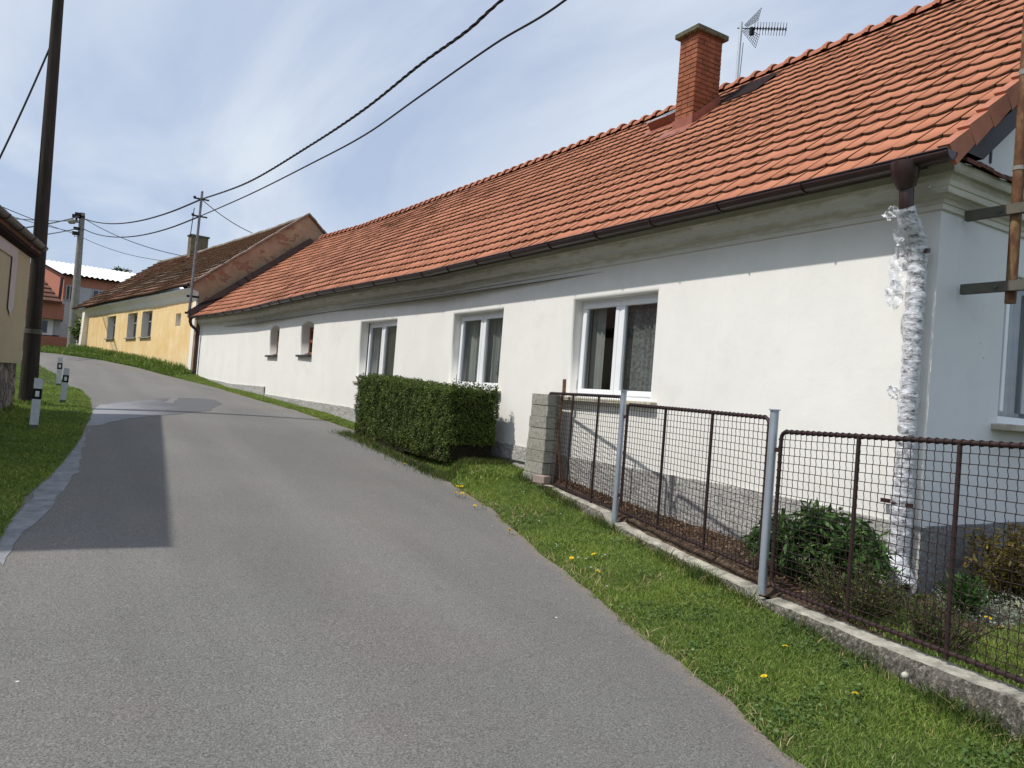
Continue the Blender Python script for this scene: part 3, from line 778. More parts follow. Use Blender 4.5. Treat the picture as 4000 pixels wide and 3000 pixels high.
pts = []; N = 150
for k in range(N):
    t = k/(N-1); z = 3.235-t*2.675
    x = float(np.interp(z, [2.88, 3.02, 3.15, 3.24], [5.49, 5.445, 5.33, 5.287]))
    pts.append((x+.006*noise.noise(Vector((0, 0, z*6))), py0-.004-.004*t+.006*noise.noise(Vector((3, 0, z*6))), z))
def rf(i, k):
    a = 2*math.pi*k/18; z = i*.0176
    sp = abs(math.sin((z*38+a*.5)))   # spiral wraps
    return 1+.13*sp+.12*noise.noise(Vector((math.cos(a)*1.5, math.sin(a)*1.5, z*14)))+.07*noise.noise(Vector((math.cos(a)*4, math.sin(a)*4, z*25)))
rad = [(.068 if i < 22 else .061)*(1+.1*noise.noise(Vector((7, 7, i*.12)))+(.12 if i > 110 else 0)) for i in range(N)]
mb.tube(pts, rad, 18, rf=rf, caps=False)
def flap(c, sx, sz, n=11):
    vs = []
    for i in range(n+1):
        for j in range(n+1):
            u, v = i/n-.5, j/n-.5
            w = 1-abs(v)*1.1
            vs.append((c[0]-.05*noise.noise(Vector((u*5+c[2], v*5, 2)))-.02, c[1]+.035+u*sx*w+.022*noise.noise(Vector((u*4, v*4+c[2], 8))), c[2]+v*sz+.02*noise.noise(Vector((u*6, v*6, c[2])))))
    mb.add(vs, [(i*(n+1)+j, (i+1)*(n+1)+j, (i+1)*(n+1)+j+1, i*(n+1)+j+1) for i in range(n) for j in range(n)], 0, True)
flap((5.30, py0+.06, 3.20), .13, .10); flap((5.38, py0+.03, 3.06), .10, .18); flap((5.45, py0+.07, 2.82), .16, .36); flap((5.45, py0+.09, 2.62), .16, .22)
flap((5.46, py0+.05, 1.88), .1, .1); flap((5.45, py0+.02, .62), .2, .2); flap((5.45, py0-.06, .6), .2, .22)
mb.tube([(5.45, py0-.0, .66), (5.43, py0-.03, .58), (5.40, py0-.10, .50), (5.38, py0-.14, .46)], [.075, .085, .085, .08], 16, rf=rf, caps=False)
obj('plastic_wrap', mb, M['wrap'], dp)
# far downpipe
mb = MB()
a = atx(736, 1262, 4.24); ye = 28.05
pts = [(4.24, ye, 3.54), (4.24, ye, 3.40), (4.28, ye, 3.28), (4.42, ye-.02, 3.16), (4.50, ye-.03, 3.04), (4.51, ye-.03, 2.8), (4.49, ye-.03, 1.75), (4.44, ye-.03, 1.62)]
mb.tube(pts, [.06, .055]+[.05]*6, 10)
mb.tube([(4.5, ye-.03, 2.2), (4.5, ye-.03, 2.16)], .06, 8); mb.tube([(4.5, ye-.03, 2.95), (4.5, ye-.03, 2.91)], .06, 8)
obj('downpipe', mb, M['gutter'], house, label='bare dark brown downpipe with a swan neck at the far corner')
# chimney
mb = MB(); cx0, cx1, cy0, cy1 = 8.15, 8.68, 8.63, 9.02
random.seed(77)
mb.box(((cx0+cx1)/2, (cy0+cy1)/2, 6.54), (cx1-cx0-.018, cy1-cy0-.018, 1.79), m=1)
crs = 0; z = 5.70
while z < 7.43:
    o = crs % 2
    cutx = [cx0, cx0+.135, cx0+.40, cx1] if o else [cx0, cx0+.265, cx1]
    cuty = [cy0, cy0+.255, cy1] if o else [cy0, cy0+.125, cy1]
    for a, b in zip(cutx[:-1], cutx[1:]):
        for yf in (cy0+.05, cy1-.05): mb.box(((a+b)/2, yf+random.uniform(-.002, .002), z+.0325), (b-a-.010, .10, .064), bev=.005)
    for a, b in zip(cuty[:-1], cuty[1:]):
        for xf in (cx0+.05, cx1-.05): mb.box((xf+random.uniform(-.002, .002), (a+b)/2, z+.0325), (.10, b-a-.010, .064), bev=.005)
    z += .075; crs += 1
ch = obj('chimney', mb, [M['chbrick'], M['mortar']], house)
mb = MB(); mb.box(((cx0+cx1)/2, (cy0+cy1)/2, 7.49), (cx1-cx0+.13, cy1-cy0+.13, .085), bev=.012); obj('cap', mb, M['capc'], ch)
mb = MB()
e = .02
zc = lambda x: rzp(x)
up = .17
for (xa, ya, xb, yb) in ((cx0-e, cy0-e, cx1+e, cy0-e), (cx0-e, cy1+e, cx0-e, cy0-e), (cx1+e, cy1+e, cx0-e, cy1+e)):
    mb.quad((xa, ya, zc(xa)-.02), (xb, yb, zc(xb)-.02), (xb, yb, zc(xb)+up+.06), (xa, ya, zc(xa)+up+.06))
n_ = Vector((-RS, 0, 1)).normalized()
def on(x, y, h): return (x+n_.x*h, y, zc(x)+n_.z*h)
mb.quad(on(cx0-.20, cy0-.12, .055), on(cx0-.20, cy1+.25, .055), on(cx0+.02, cy1+.2, .075), on(cx0+.02, cy0-.08, .075))
mb.quad(on(cx0-.05, cy0-.1, .06), on(cx0-.05, cy0, .065), on(cx1+.2, cy0, .065), on(cx1+.2, cy0-.1, .06))
obj('flashing', mb, M['flash'], ch)
# dark snow hatch beside chimney, roof hatch
mb = MB()
mb.quad(on(8.72, 7.9, .075), on(8.72, 8.65, .075), on(9.3, 8.65, .085), on(9.3, 7.9, .085))
obj('patch_flashing', mb, M['lead'], roof)
hx, hy0, hy1 = 8.66, 9.62, 10.12
mb = MB()
def bq(x, y, h): return Vector(on(x, y, h))
A0 = [bq(hx, hy0, .04), bq(hx, hy1, .04), bq(hx+.52, hy1, .04), bq(hx+.52, hy0, .04)]
B0 = [bq(hx, hy0, .20), bq(hx, hy1, .20), bq(hx+.52, hy1, .12), bq(hx+.52, hy0, .12)]
mb.add(A0+B0, [(0, 1, 5, 4), (1, 2, 6, 5), (2, 3, 7, 6), (3, 0, 4, 7)])
mb.quad(bq(hx-.22, hy0-.3, .05), bq(hx-.22, hy1+.1, .05), bq(hx, hy1+.1, .07), bq(hx, hy0-.3, .07))
hatch = obj('roof_window', mb, M['flash'], house)
mb = MB(); mb.add([p+n_*.01 for p in B0], [(0, 1, 2, 3)])
for i in range(4): mb.tube([B0[i]+n_*.012, B0[(i+1) % 4]+n_*.012], .014, 6, m=1)
obj('pane', mb, [M['darkgl'], M['alu']], hatch)
# windows
def frame_boxes(mb, y0, y1, z0, z1, x, w, dep, m=0):
    mb.box((x, (y0+y1)/2, z0+w/2), (dep, y1-y0, w), m=m, bev=.006); mb.box((x, (y0+y1)/2, z1-w/2), (dep, y1-y0, w), m=m, bev=.006)
    mb.box((x, y0+w/2, (z0+z1)/2), (dep-.004, w, z1-z0-2*w), m=m, bev=.006); mb.box((x, y1-w/2, (z0+z1)/2), (dep-.004, w, z1-z0-2*w), m=m, bev=.006)
def big_window(y0, y1, z0, z1, kind, sill):
    x = WX((y0+y1)/2)+.17
    mb = MB(); frame_boxes(mb, y0-.01, y1+.01, z0, z1+.01, x, .055, .07)
    ym = (y0+y1)/2; mb.box((x-.005, ym, (z0+z1)/2), (.066, .07, z1-z0-.1), bev=.006)
    w = obj('window', mb, M['pvc'], house)
    mb1 = MB(); pn = MB()
    for a, b in ((y0+.045, ym-.02), (ym+.02, y1-.045)):
        mb1 = MB(); frame_boxes(mb1, a, b, z0+.045, z1-.04, x-.018, .062, .06); obj('sash', mb1, M['pvc'], w)
        pn = MB(); pn.quad((x-.012, a+.06, z0+.1), (x-.012, b-.06, z0+.1), (x-.012, b-.06, z1-.1), (x-.012, a+.06, z1-.1)); obj('pane', pn, M['glass'], w)
    if kind == 'blind':
        mb = MB(); z = z0+.05
        rot = Matrix.Rotation(math.radians(38), 3, 'Y')
        while z < z1-.05: mb.box((x+.05, ym, z), (.024, y1-y0-.16, .0015), rot=rot); z += .021
        obj('blind', mb, M['blind'], w)
    else:
        mb = MB(); n = 70
        yy = [y0+.05+(y1-y0-.1)*i/n for i in range(n+1)]
        vs = []
        for i, y in enumerate(yy):
            o = .025*math.sin(i*1.1+math.sin(i*.37)*2)
            vs += [(x+.10+o, y, z0+.02), (x+.10+o*.7, y, z1-.04)]
        if kind == 'lace': n = 36; vs = vs[:74]
        fc = [(2*i, 2*i+2, 2*i+3, 2*i+1) for i in range(n)]
        mb.add(vs, fc, 0, True); obj('curtain', mb, M['lace'] if kind == 'lace' else M['sheer'], w)
        mb = MB(); vs = []
        for i in range(13):
            y = y1-.28+.02*i; o = .02*math.sin(i*1.5); vs += [(x+.13+o, y, z0), (x+.13+o, y, z1)]
        mb.add(vs, [(2*i, 2*i+2, 2*i+3, 2*i+1) for i in range(12)], 0, True); obj('side_drape', mb, M['blind'], w)
    if kind == 'sheer':
        for yy0 in (y0+.35, y0+.95):
            mb = MB()
            mb.tube([(x+.07, yy0, z0+.05), (x+.07, yy0, z0+.16)], [.045, .06], 10)
            for q in range(14):
                a = random.uniform(0, 6.28); h = random.uniform(.1, .3)
                mb.tube([(x+.07, yy0, z0+.16), (x+.07+.03*math.cos(a), yy0+.06*math.sin(a), z0+.16+h*.6), (x+.07+.04*math.cos(a), yy0+.12*math.sin(a), z0+.16+h)], .004, 4, m=1)
            obj('potted_plant', mb, [M['pot'], M['peony']], w)
    if sill:
        mb = MB(); mb.box((WX(ym)+.04, ym-.0, z0-.03), (.26, y1-y0+.26, .05), bev=.008)
        obj('sill', mb, M['sillc'], w)
    return w
random.seed(4)
big_window(*BIG[0], 'lace', True); big_window(*BIG[1], 'sheer', True); big_window(*BIG[2], 'blind', True)
# second window (from near) has a blind in the photo on the far one only
for (y0, y1, z0, z1) in SML:
    x = WX((y0+y1)/2)+.23
    mb = MB(); frame_boxes(mb, y0-.02, y1+.02, z0, z1-.1, x, .09, .06)
    mb.box((x, (y0+y1)/2, (z0+z1)/2-.04), (.05, y1-y0-.1, .07)); mb.box((x, (y0+y1)/2, (z0+z1)/2), (.055, .08, z1-z0-.25))
    w = obj('window', mb, M['timber'], house, label='small deep window with brown timber frame and shallow arched head')
    mb = MB(); mb.box((x+.0, (y0+y1)/2, z1-.05), (.05, y1-y0+.04, .12)); obj('head_panel', mb, M['wall'], w)
    mb = MB(); mb.quad((x+.01, y0, z0), (x+.01, y1, z0), (x+.01, y1, z1-.1), (x+.01, y0, z1-.1)); obj('pane', mb, M['glass'], w)
    mb = MB(); mb.box((x-.14, (y0+y1)/2+.02, z0-.015), (.34, y1-y0+.12, .045), bev=.006); obj('sill', mb, M['slate'], w)
# gable window
x0, x1, z0, z1 = GW; mb = MB(); yg = 3.22+.07
for (cx, cz, sx, sz) in (((x0+x1)/2, z0+.03, x1-x0, .06), ((x0+x1)/2, z1-.03, x1-x0, .06), (x0+.03, (z0+z1)/2, .06, z1-z0-.12), (x1-.03, (z0+z1)/2, .06, z1-z0-.12), ((x0+x1)/2, (z0+z1)/2, .07, z1-z0-.12), (x0+.1, (z0+z1)/2, .05, z1-z0-.2), ((x0+x1)/2-.07, (z0+z1)/2, .05, z1-z0-.2)):
    mb.box((cx, yg-.01 if sx < .06 else yg, cz), (sx, .07, sz), bev=.005)
w = obj('window', mb, M['pvc'], house)
mb = MB(); mb.quad((x0, yg+.01, z0), (x1, yg+.01, z0), (x1, yg+.01, z1), (x0, yg+.01, z1)); obj('pane', mb, M['glass'], w)
mb = MB(); vs = []
for i in range(40):
    x = x0+.06+i*.028; vs += [(x, yg+.1+.02*math.sin(i*1.3), z0), (x, yg+.1+.02*math.sin(i*1.3), z1)]
mb.add(vs, [(2*i, 2*i+2, 2*i+3, 2*i+1) for i in range(39)], 0, True); obj('curtain', mb, M['sheer'], w)
mb = MB(); mb.box(((x0+x1)/2, 3.13, z0-.03), (x1-x0+.2, .2, .05), bev=.006); obj('sill', mb, M['sillc'], w)
# far-end flashing against the yellow house gable
mb = MB(); prv = None
a, b = Ept(1.0), Rpt(1.0); u = (b-a).normalized()
for s0, s1 in ((.0, .25), (.25, .5), (.5, .75), (.75, .93)):
    p, q = a+(b-a)*s0, a+(b-a)*s1
    up_ = Vector((-u.z, 0, u.x)).normalized() if u.x else Vector((0, 0, 1))
    if up_.z < 0: up_ = -up_
    mb.add([p+up_*.03+Vector((0,-.22,0)), q+up_*.03+Vector((0,-.22,0)), q+up_*.22, p+up_*.22, p-up_*.1+Vector((0,.1,0)), q-up_*.1+Vector((0,.1,0))], [(0, 1, 2, 3), (3, 2, 5, 4)])
obj('end_flashing', mb, M['lead'], roof)
# ================================================================== YELLOW HOUSE
YE = 4.62
yh = empty('yellow_house', (4.5, 28.7, 1.6), label='weathered yellow house with patchy old grey and red roof beyond the white farmhouse', cat='house')
YN = Vector((-YD.y, YD.x, 0))  # outward (towards street)
if YN.x > 0: YN = -YN
ylen = (48.8-28.7)/YD.y
def ypt(s, z, d): p = YC+YD*s-YN*d; return (p.x, p.y, z)
def y_from_px(px, py):
    p = atplane(px, py, (4.5, 28.7, 0), YN); return ((p-YC).dot(YD), p.z)
Z3 = lambda x, y: (250+x/4.022, 1150+y/4.022)
YW = []
for (xa, xb, ya, yb) in ((670, 820, 345, 692), (985, 1158, 297, 680), (1210, 1393, 265, 668)):
    s1, zt = y_from_px(*Z3(xa+28, ya)); s0, zt2 = y_from_px(*Z3(xb, ya)); _, zb = y_from_px(*Z3((xa+xb)/2, yb))
    YW.append((s0, s1, zb, (zt+zt2)/2))
s1, zt = y_from_px(*Z3(1765, 308)); s0, _ = y_from_px(*Z3(1840, 305)); _, zb = y_from_px(*Z3(1800, 495))
NICHE = (s0, s1, zb, zt)
mb = MB()
wall_hole_mesh(mb, ypt, [(0, 1.3), (ylen, 2.2), (ylen, YE-.05), (0, YE-.05)], [rect(*w) for w in YW]+[rect(*NICHE)], [.32]*3+[.18], r=.03)
obj('front_wall', mb, M['yellow'], yh)
for i, w in enumerate(YW+[NICHE]):
    mb = MB()   # white painted reveals set into the openings
    a, b, c, d = w; dd = .31 if i < 3 else .17
    e = .006
    for (p, q) in (((b-e, c), (b-e, d)), ((a+e, d), (a+e, c))):
        if p[0] < (a+b)/2: obj('reveal', mb, M['ywhite'], yh); mb = MB()
        mb.add([ypt(p[0], p[1], -.004), ypt(q[0], q[1], -.004), ypt(q[0], q[1], dd), ypt(p[0], p[1], dd)], [(0, 1, 2, 3)])
    obj('reveal', mb, M['ywhite'], yh)
sE = y_from_px(342, 1300)[0]
for s in (-.0, ylen-.35):  # corner strips
    z0_, z1_ = (1.3, YE-.1) if s < 1 else (2.2, YE-.1)
    mb = MB()
    if s > 1: mb.add([ypt(sE, z0_, 0), ypt(sE, z0_, -.30), ypt(sE, z1_, -.20), ypt(sE, z1_, 0), ypt(sE+.6, z0_, 0), ypt(sE+.6, z0_, -.30), ypt(sE+.6, z1_, -.20), ypt(sE+.6, z1_, 0)], [(0, 1, 2, 3), (1, 5, 6, 2), (4, 7, 6, 5)])
    if s > 1: obj('corner_pier', mb, M['ywhite'], yh, label='white flared pier at the far corner'); mb = MB()
    mb.add([ypt(s, z0_, -.02), ypt(s+.35, z0_, -.02), ypt(s+.35, z1_, -.02), ypt(s, z1_, -.02), ypt(s, z0_, .05), ypt(s+.35, z0_, .05), ypt(s+.35, z1_, .05), ypt(s, z1_, .05)], [(0, 1, 2, 3), (1, 5, 6, 2), (4, 0, 3, 7)])
    obj('corner_pier', mb, M['ywhite'], yh)
for i, w in enumerate(YW):
    a, b, c, d = w
    mb = MB()
    for (s0_, s1_, z0_, z1_) in ((a, a+.07, c, d), (b-.07, b, c, d), (a, b, c, c+.07), (a, b, d-.07, d), ((a+b)/2-.04, (a+b)/2+.04, c, d), (a, b, c+(d-c)*.62, c+(d-c)*.62+.05)):
        P_ = [ypt(s0_, z0_, .26), ypt(s1_, z0_, .26), ypt(s1_, z1_, .26), ypt(s0_, z1_, .26), ypt(s0_, z0_, .31), ypt(s1_, z0_, .31), ypt(s1_, z1_, .31), ypt(s0_, z1_, .31)]
        mb.add(P_, [(0, 1, 2, 3), (0, 4, 5, 1), (1, 5, 6, 2), (3, 2, 6, 7), (0, 3, 7, 4)])
    ww = obj('window', mb, M['ywin'], yh)
    mb = MB(); mb.add([ypt(a, c, .29), ypt(b, c, .29), ypt(b, d, .29), ypt(a, d, .29)], [(0, 1, 2, 3)]); obj('pane', mb, M['darkgl'], ww)
    mb = MB(); P_ = [ypt(a-.06, c-.05, -.08), ypt(b+.1, c-.05, -.08), ypt(b+.1, c, -.08), ypt(a-.06, c, -.08), ypt(a-.06, c, .2), ypt(b+.1, c, .2), ypt(a-.06, c-.05, 0), ypt(b+.1, c-.05, 0)]
    mb.add(P_, [(0, 1, 2, 3), (3, 2, 5, 4), (0, 3, 6), (1, 7, 2), (0, 6, 7, 1)]); obj('sill', mb, M['block'], ww)
mb = MB(); a, b, c, d = NICHE; mb.add([ypt(a, c, .18), ypt(b, c, .18), ypt(b, d, .18), ypt(a, d, .18)], [(0, 1, 2, 3)]); obj('niche', mb, M['ywin'], yh)
# cornice (cove)
mb = MB(); path = [ypt(-.1, 0, 0), ypt(ylen+.1, 0, 0)]; o2 = (YN.x, YN.y)
mb.sweep([(0, YE-.42), (.03, YE-.40), (.06, YE-.3), (.13, YE-.17), (.24, YE-.08), (.27, YE-.06), (.27, YE-.0), (0, YE)], path, [o2, o2], 0, False, True)
mb.add([ypt(-.1, YE, 0), ypt(-.1, YE-.42, 0), ypt(-.1, YE-.17, -.13), ypt(-.1, YE-.06, -.27), ypt(-.1, YE, -.27)], [(0, 1, 2, 3, 4)])
obj('cornice', mb, M['ywhite'], yh)
# roof
rd = 3.75; RZ = 7.92
GV = -YN  # inward
def yE(t): p = YC+YD*(-.12+(ylen+.25)*t)+YN*.36; return Vector((p.x, p.y, YE+.04+.05*noise.noise(Vector((t*6, 0, 0)))))
def yR(t): p = YC+YD*(-.12+(ylen-.3)*t)-YN*rd; return Vector((p.x, p.y, RZ-.12*math.sin(math.pi*t)+.04*noise.noise(Vector((t*9, 3, 0)))))
def yr(u, v):
    n1 = noise.noise(Vector((u*9, v*5, 0)))*.35
    if v < .14+.05*math.sin(u*30): return .8 if noise.noise(Vector((u*22, 0, 4))) > -.1 else .15
    if u > .44+.62*(.92-v)+n1*.12: return max(0, min(1, .62+n1+random.uniform(-.1, .1)))
    if v > .9 and .1 < u: return .6+n1
    return max(0, random.uniform(-.2, .08))
random.seed(9)
V, Fq, MI, A, n2 = tile_field(yE, yR, 15, 80, arc=0, lift=.085, thick=.08, jit=.003, nseg=2, rndf=yr)
yroof = fastobj('roof', V, Fq, [M['oldtile'], M['edge']], yh, attr=A, mi=MI)
mb = MB()
for k in range(12):
    a, b = k/12, (k+1)/12
    mb.quad(yE(a)-n2*.02, yE(b)-n2*.02, yR(b)-n2*.02, yR(a)-n2*.02)
    dn = -YN*4.0+Vector((0, 0, -3.3)); mb.quad(yR(a), yR(b), yR(b)+dn, yR(a)+dn)
obj('roof_boarding', mb, M['under'], yroof)
mb = MB(); mb.tube([yR(k/40)+Vector((0, 0, .0)) for k in range(41)], [.10+.015*(k % 2) for k in range(41)], 8); obj('ridge_caps', mb, M['oldtile'], yroof)
# gable facing the camera
def gpt(q, z, o=0): p = YC-YN*q-YD*o; return (p.x, p.y, z)
mb = MB()
prf = [(-.0, 1.3), (-.0, YE-.1), (-.28, YE-.02), (-.34, YE+.02), (rd, RZ+.06), (rd*2+.25, YE+.05), (rd*2+.2, 1.3)]
mb.add([gpt(q, z, .14) for q, z in prf]+[gpt(q, z, -.1) for q, z in prf], [tuple(range(len(prf)))]+[(i, i+1, i+1+len(prf), i+len(prf)) for i in range(len(prf)-1)])
obj('gable_wall', mb, M['peel'], yh)
mb = MB(); e0 = Vector(gpt(-.36, YE+.08, .22)); e1 = Vector(gpt(rd, RZ+.12, .22)); e2 = Vector(gpt(rd*2+.3, YE+.08, .22))
for a, b in ((e0, e1), (e1, e2)):
    N = 26
    for k in range(N):
        p = a+(b-a)*(k/N); q = a+(b-a)*((k+1.05)/N); c = (p+q)/2
        ang = math.atan2(q.z-p.z, (Vector((q.x, q.y))-Vector((p.x, p.y))).length)
        rot = Matrix.Rotation(math.atan2(q.y-p.y, q.x-p.x), 3, 'Z') @ Matrix.Rotation(-ang, 3, 'Y')
        mb.box(c+Vector((0, .12, random.uniform(-.012, .012))), ((q-p).length, .26, .06), rot=rot)
obj('gable_coping', mb, M['oldtile'], yroof)
for o in (0,):
    me = bpy.data.objects['gable_coping'].data
    a_ = me.attributes.new('rnd', 'FLOAT', 'POINT'); a_.data.foreach_set('value', np.full(len(me.vertices), .25, dtype=np.float32))
mb = MB(); mb.add([ypt(ylen, 2, 0), ypt(ylen, 2, 7.5), ypt(ylen, YE, 7.5), ypt(ylen, RZ, rd), ypt(ylen, YE, 0)], [(0, 1, 2, 3, 4)]); obj('far_gable', mb, M['ywhite'], yh)
# chimney
n3 = n2; p = atplane(740, 1005, yE(.3), n2); p2 = atplane(800, 985, yE(.3), n2)
mb = MB(); cc = p+Vector((.38, .22, 0)); zt = aty(760, 925, cc.y).z
rotc = Matrix.Rotation(.14, 3, 'Z')
mb.box((cc.x, cc.y, (zt+p.z-.3)/2), (.85, .5, zt-p.z+.3), rot=rotc)
ych = obj('chimney', mb, simple('sooty_chimney_plaster', (.20,.16,.10), (.10,.085,.06), 5), yh)
mb = MB(); mb.box((cc.x, cc.y, zt+.03), (.95, .6, .08), rot=rotc); obj('cap', mb, M['capc'], ych)
# ================================================================== LEFT HOUSE
C = march(66, 1597, .02); lx, ly = C.x, C.y
LD = Vector((.155, 1, 0)).normalized(); LN = Vector((1, -.155, 0)).normalized()
LC = Vector((lx, ly, 0)); near = (ly-6.6)/LD.y
def lpt(s, z, o=0): p = LC-LD*s+LN*o; return (p.x, p.y, z)   # s metres back towards the camera
lzp = aty(90, 1421, ly).z; lzt = aty(140, 968, ly).z
lh = empty('beige_house', (lx, ly, .8), label='beige plastered house on a rubble stone base at the left edge', cat='house')
mb = MB()
def lbox(s0, s1, w0, w1, z0, z1, m=0, mbx=None):
    P_ = [lpt(s0, z0, w1), lpt(s1, z0, w1), lpt(s1, z1, w1), lpt(s0, z1, w1), lpt(s0, z0, w0), lpt(s1, z0, w0), lpt(s1, z1, w0), lpt(s0, z1, w0)]
    mbx.add(P_, [(0, 3, 2, 1), (0, 1, 5, 4), (1, 2, 6, 5), (2, 3, 7, 6), (3, 0, 4, 7), (4, 5, 6, 7)], m)
lbox(0, near, -7, 0, lzp, lzt, 0, mb)
mb.add([lpt(0, lzt, 0), lpt(0, lzt, -7), lpt(0, lzt+2.9, -3.5)], [(0, 1, 2)]); mb.add([lpt(near, lzt, 0), lpt(near, lzt, -7), lpt(near, lzt+2.9, -3.5)], [(0, 2, 1)])
obj('wall', mb, M['lplaster'], lh)
mb = MB(); N = 40
vs = []
for i in range(N+1):
    s = .02+near*i/N
    for j in range(7):
        z = .2+(lzp-.2)*j/6; vs.append(lpt(s, z, -.06+.03*noise.noise(Vector((s*4, z*5, 0)))-.03*(1-j/6)*0))
mb.add(vs, [(i*7+j, i*7+j+1, (i+1)*7+j+1, (i+1)*7+j) for i in range(N) for j in range(6)])
vs = []
for i in range(9):
    for j in range(7):
        z = .2+(lzp-.2)*j/6; vs.append(lpt(.02+.03*noise.noise(Vector((i*2.1, z*5, 4))), z, -.06-i*.8))
mb.add(vs, [(i*7+j, (i+1)*7+j, (i+1)*7+j+1, i*7+j+1) for i in range(8) for j in range(6)])
obj('stone_base', mb, M['stone'], lh)
mb = MB()   # pale raised trim band: upright ending in a point, and head
def l_from_px(px, py):
    p = atplane(px, py, LC, LN); return ((LC-p).dot(LD), p.z)
s_out, zto = l_from_px(67, 975); s_in, _ = l_from_px(48, 985); s_b, zbm = l_from_px(36, 1232)
s_far, _ = l_from_px(-300, 700)
zt_ = zto
mb.add([lpt(s_out, zt_, .02), lpt(s_in+.05, zt_, .02), lpt(s_in+.05, zbm+.1, .02), lpt((s_out+s_in)/2, zbm, .02), lpt(s_out, zbm+.12, .02)], [(0, 4, 3, 2, 1)])
mb.add([lpt(s_out, zt_, .021), lpt(s_out+3, zt_, .021), lpt(s_out+3, zt_-.16, .021), lpt(s_out, zt_-.16, .021)], [(0, 3, 2, 1)])
obj('trim_band', mb, M['ltrim'], lh)
gp_ = aty(172, 968, ly+.12); ez = gp_.z; og = max(.12, (gp_-LC).dot(LN))
mb = MB()
for sgn in (0, 1):
    wa, wb = (og-.04, -3.5) if not sgn else (-7.36, -3.5)
    hz = ez+2.95
    P_ = [lpt(-.12, ez, wa), lpt(near+.1, ez, wa), lpt(near+.1, hz, wb), lpt(-.12, hz, wb)]
    P2 = [(p[0], p[1], p[2]-.12) for p in P_]
    mb.add(P_+P2, [(0, 1, 2, 3), (4, 7, 6, 5), (0, 4, 5, 1), (1, 5, 6, 2), (0, 3, 7, 4)])
lroof = obj('roof', mb, M['lroof'], lh)
mb = MB()   # soffit board
P_ = [lpt(-.1, ez-.12, og-.05), lpt(near+.1, ez-.12, og-.05), lpt(near+.1, ez-.16, 0), lpt(-.12, ez-.16, 0)]
mb.add(P_+[(p[0], p[1], p[2]-.05) for p in P_], [(0, 3, 2, 1), (4, 5, 6, 7), (0, 1, 5, 4), (0, 4, 7, 3)])
obj('eave_board', mb, M['lead'], lroof)
mb = MB(); prof = [(math.cos(math.pi*k/8)*.07, -math.sin(math.pi*k/8)*.07) for k in range(9)]
oo = (LN.x, LN.y); path = [lpt(-.12, ez-.0, og), lpt(near+.1, ez, og)]
mb.sweep(prof+[(c*.9, s*.9) for c, s in reversed(prof)], path, [oo, oo], 0, True, True)
for k in range(10):
    c = Vector(lpt(.15+k*.9, ez, og)); mb.tube([c+LN*math.cos(a)*.074+Vector((0, 0, -math.sin(a)*.074)) for a in [math.pi*q/8 for q in range(9)]], .01, 5)
obj('gutter', mb, M['lgut'], lroof)
# ================================================================== POLES, MASTS, CABLES
base = march(104, 1590, .0); wy = base.y+.25; wx = aty(106, 1590, wy).x
wz = T(wx, wy); top = aty(228, 0, wy)
k_ = (8.45-wz)/(top.z-wz); tx = wx+(top.x-wx)*k_
wp = empty('utility_pole', (wx, wy, wz), label='dark weathered timber utility pole beside the beige house', cat='utility pole')
mb = MB(); mb.tube([(wx, wy, wz-.2), (wx+(tx-wx)*.16, wy, wz+1.33)], [.145, .125], 14); obj('stub_post', mb, M['wood'], wp)
mb = MB(); mb.tube([(wx+(tx-wx)*.15, wy, wz+1.1), (wx+(tx-wx)*.5, wy, wz+3.8), (tx, wy, 8.45)], [.118, .105, .082], 14); obj('shaft', mb, M['wood'], wp)
mb = MB(); mb.tube([(wx+(tx-wx)*.13, wy, wz+1.22), (wx+(tx-wx)*.14, wy, wz+1.3)], .133, 14); obj('steel_band', mb, M['angle'], wp)
def attach_pt(z): f = (z-wz)/(8.45-wz); return Vector((wx+(tx-wx)*f, wy, z))
def cable(name, pts, r, label, n=6, group=None, twist=False):
    mb = MB(); P = [Vector(p) for p in pts]
    # catmull-rom refine
    Q = []
    for i in range(len(P)-1):
        p0, p1, p2, p3 = P[max(i-1, 0)], P[i], P[i+1], P[min(i+2, len(P)-1)]
        seg = max(4, int((p2-p1).length/.12)) if twist else 10
        for s in range(seg):
            t = s/seg; Q.append(.5*((2*p1)+(p2-p0)*t+(2*p0-5*p1+4*p2-p3)*t*t+(3*p1-p0-3*p2+p3)*t**3))
    Q.append(P[-1])
    if twist:
        for ph in (0, 2.09, 4.19):
            W = []; L_ = 0
            for i, q in enumerate(Q):
                if i: L_ += (q-Q[i-1]).length
                a = L_*9+ph; W.append(q+Vector((math.cos(a)*r*.75, 0, math.sin(a)*r*.75)))
            mb.tube(W, r*.62, 5)
    else: mb.tube(Q, r, n)
    return obj(name, mb, M['cable'], origin=P[0], label=label, cat='cable', group=group)
MX, MY = 4.3, 28.25
# steel service mast by the downpipe
mm = empty('service_mast', (4.12, MY, 3.3), label='thin grey steel mast bracketed to the corner between the white and yellow houses', cat='mast')
mb = MB(); mt = aty(790, 750, MY); mbt = aty(737, 1240, MY)
mb.tube([mbt, mt], [.05, .04], 10); mb.sphere(mt, .045); obj('tube', mb, M['steel'], mm)
def mpt(z): f = (z-mbt.z)/(mt.z-mbt.z); return mbt+(mt-mbt)*f
for (a, b) in (((731, 1154), (776, 1163)), ((724, 1220), (752, 1226))):
    mb = MB(); p, q = aty(*a, MY), aty(*b, MY+.1); mb.box((p+q)/2, ((q-p).length, .05, .07)); obj('bracket', mb, M['lead'], mm)
mb = MB(); z1_, z2_ = mt.z-.25, mt.z-.85
for z in (z1_, z2_):
    c = mpt(z); mb.box(c, (.5, .04, .05)); mb.sphere(c+Vector((-.22, 0, .03)), .05)
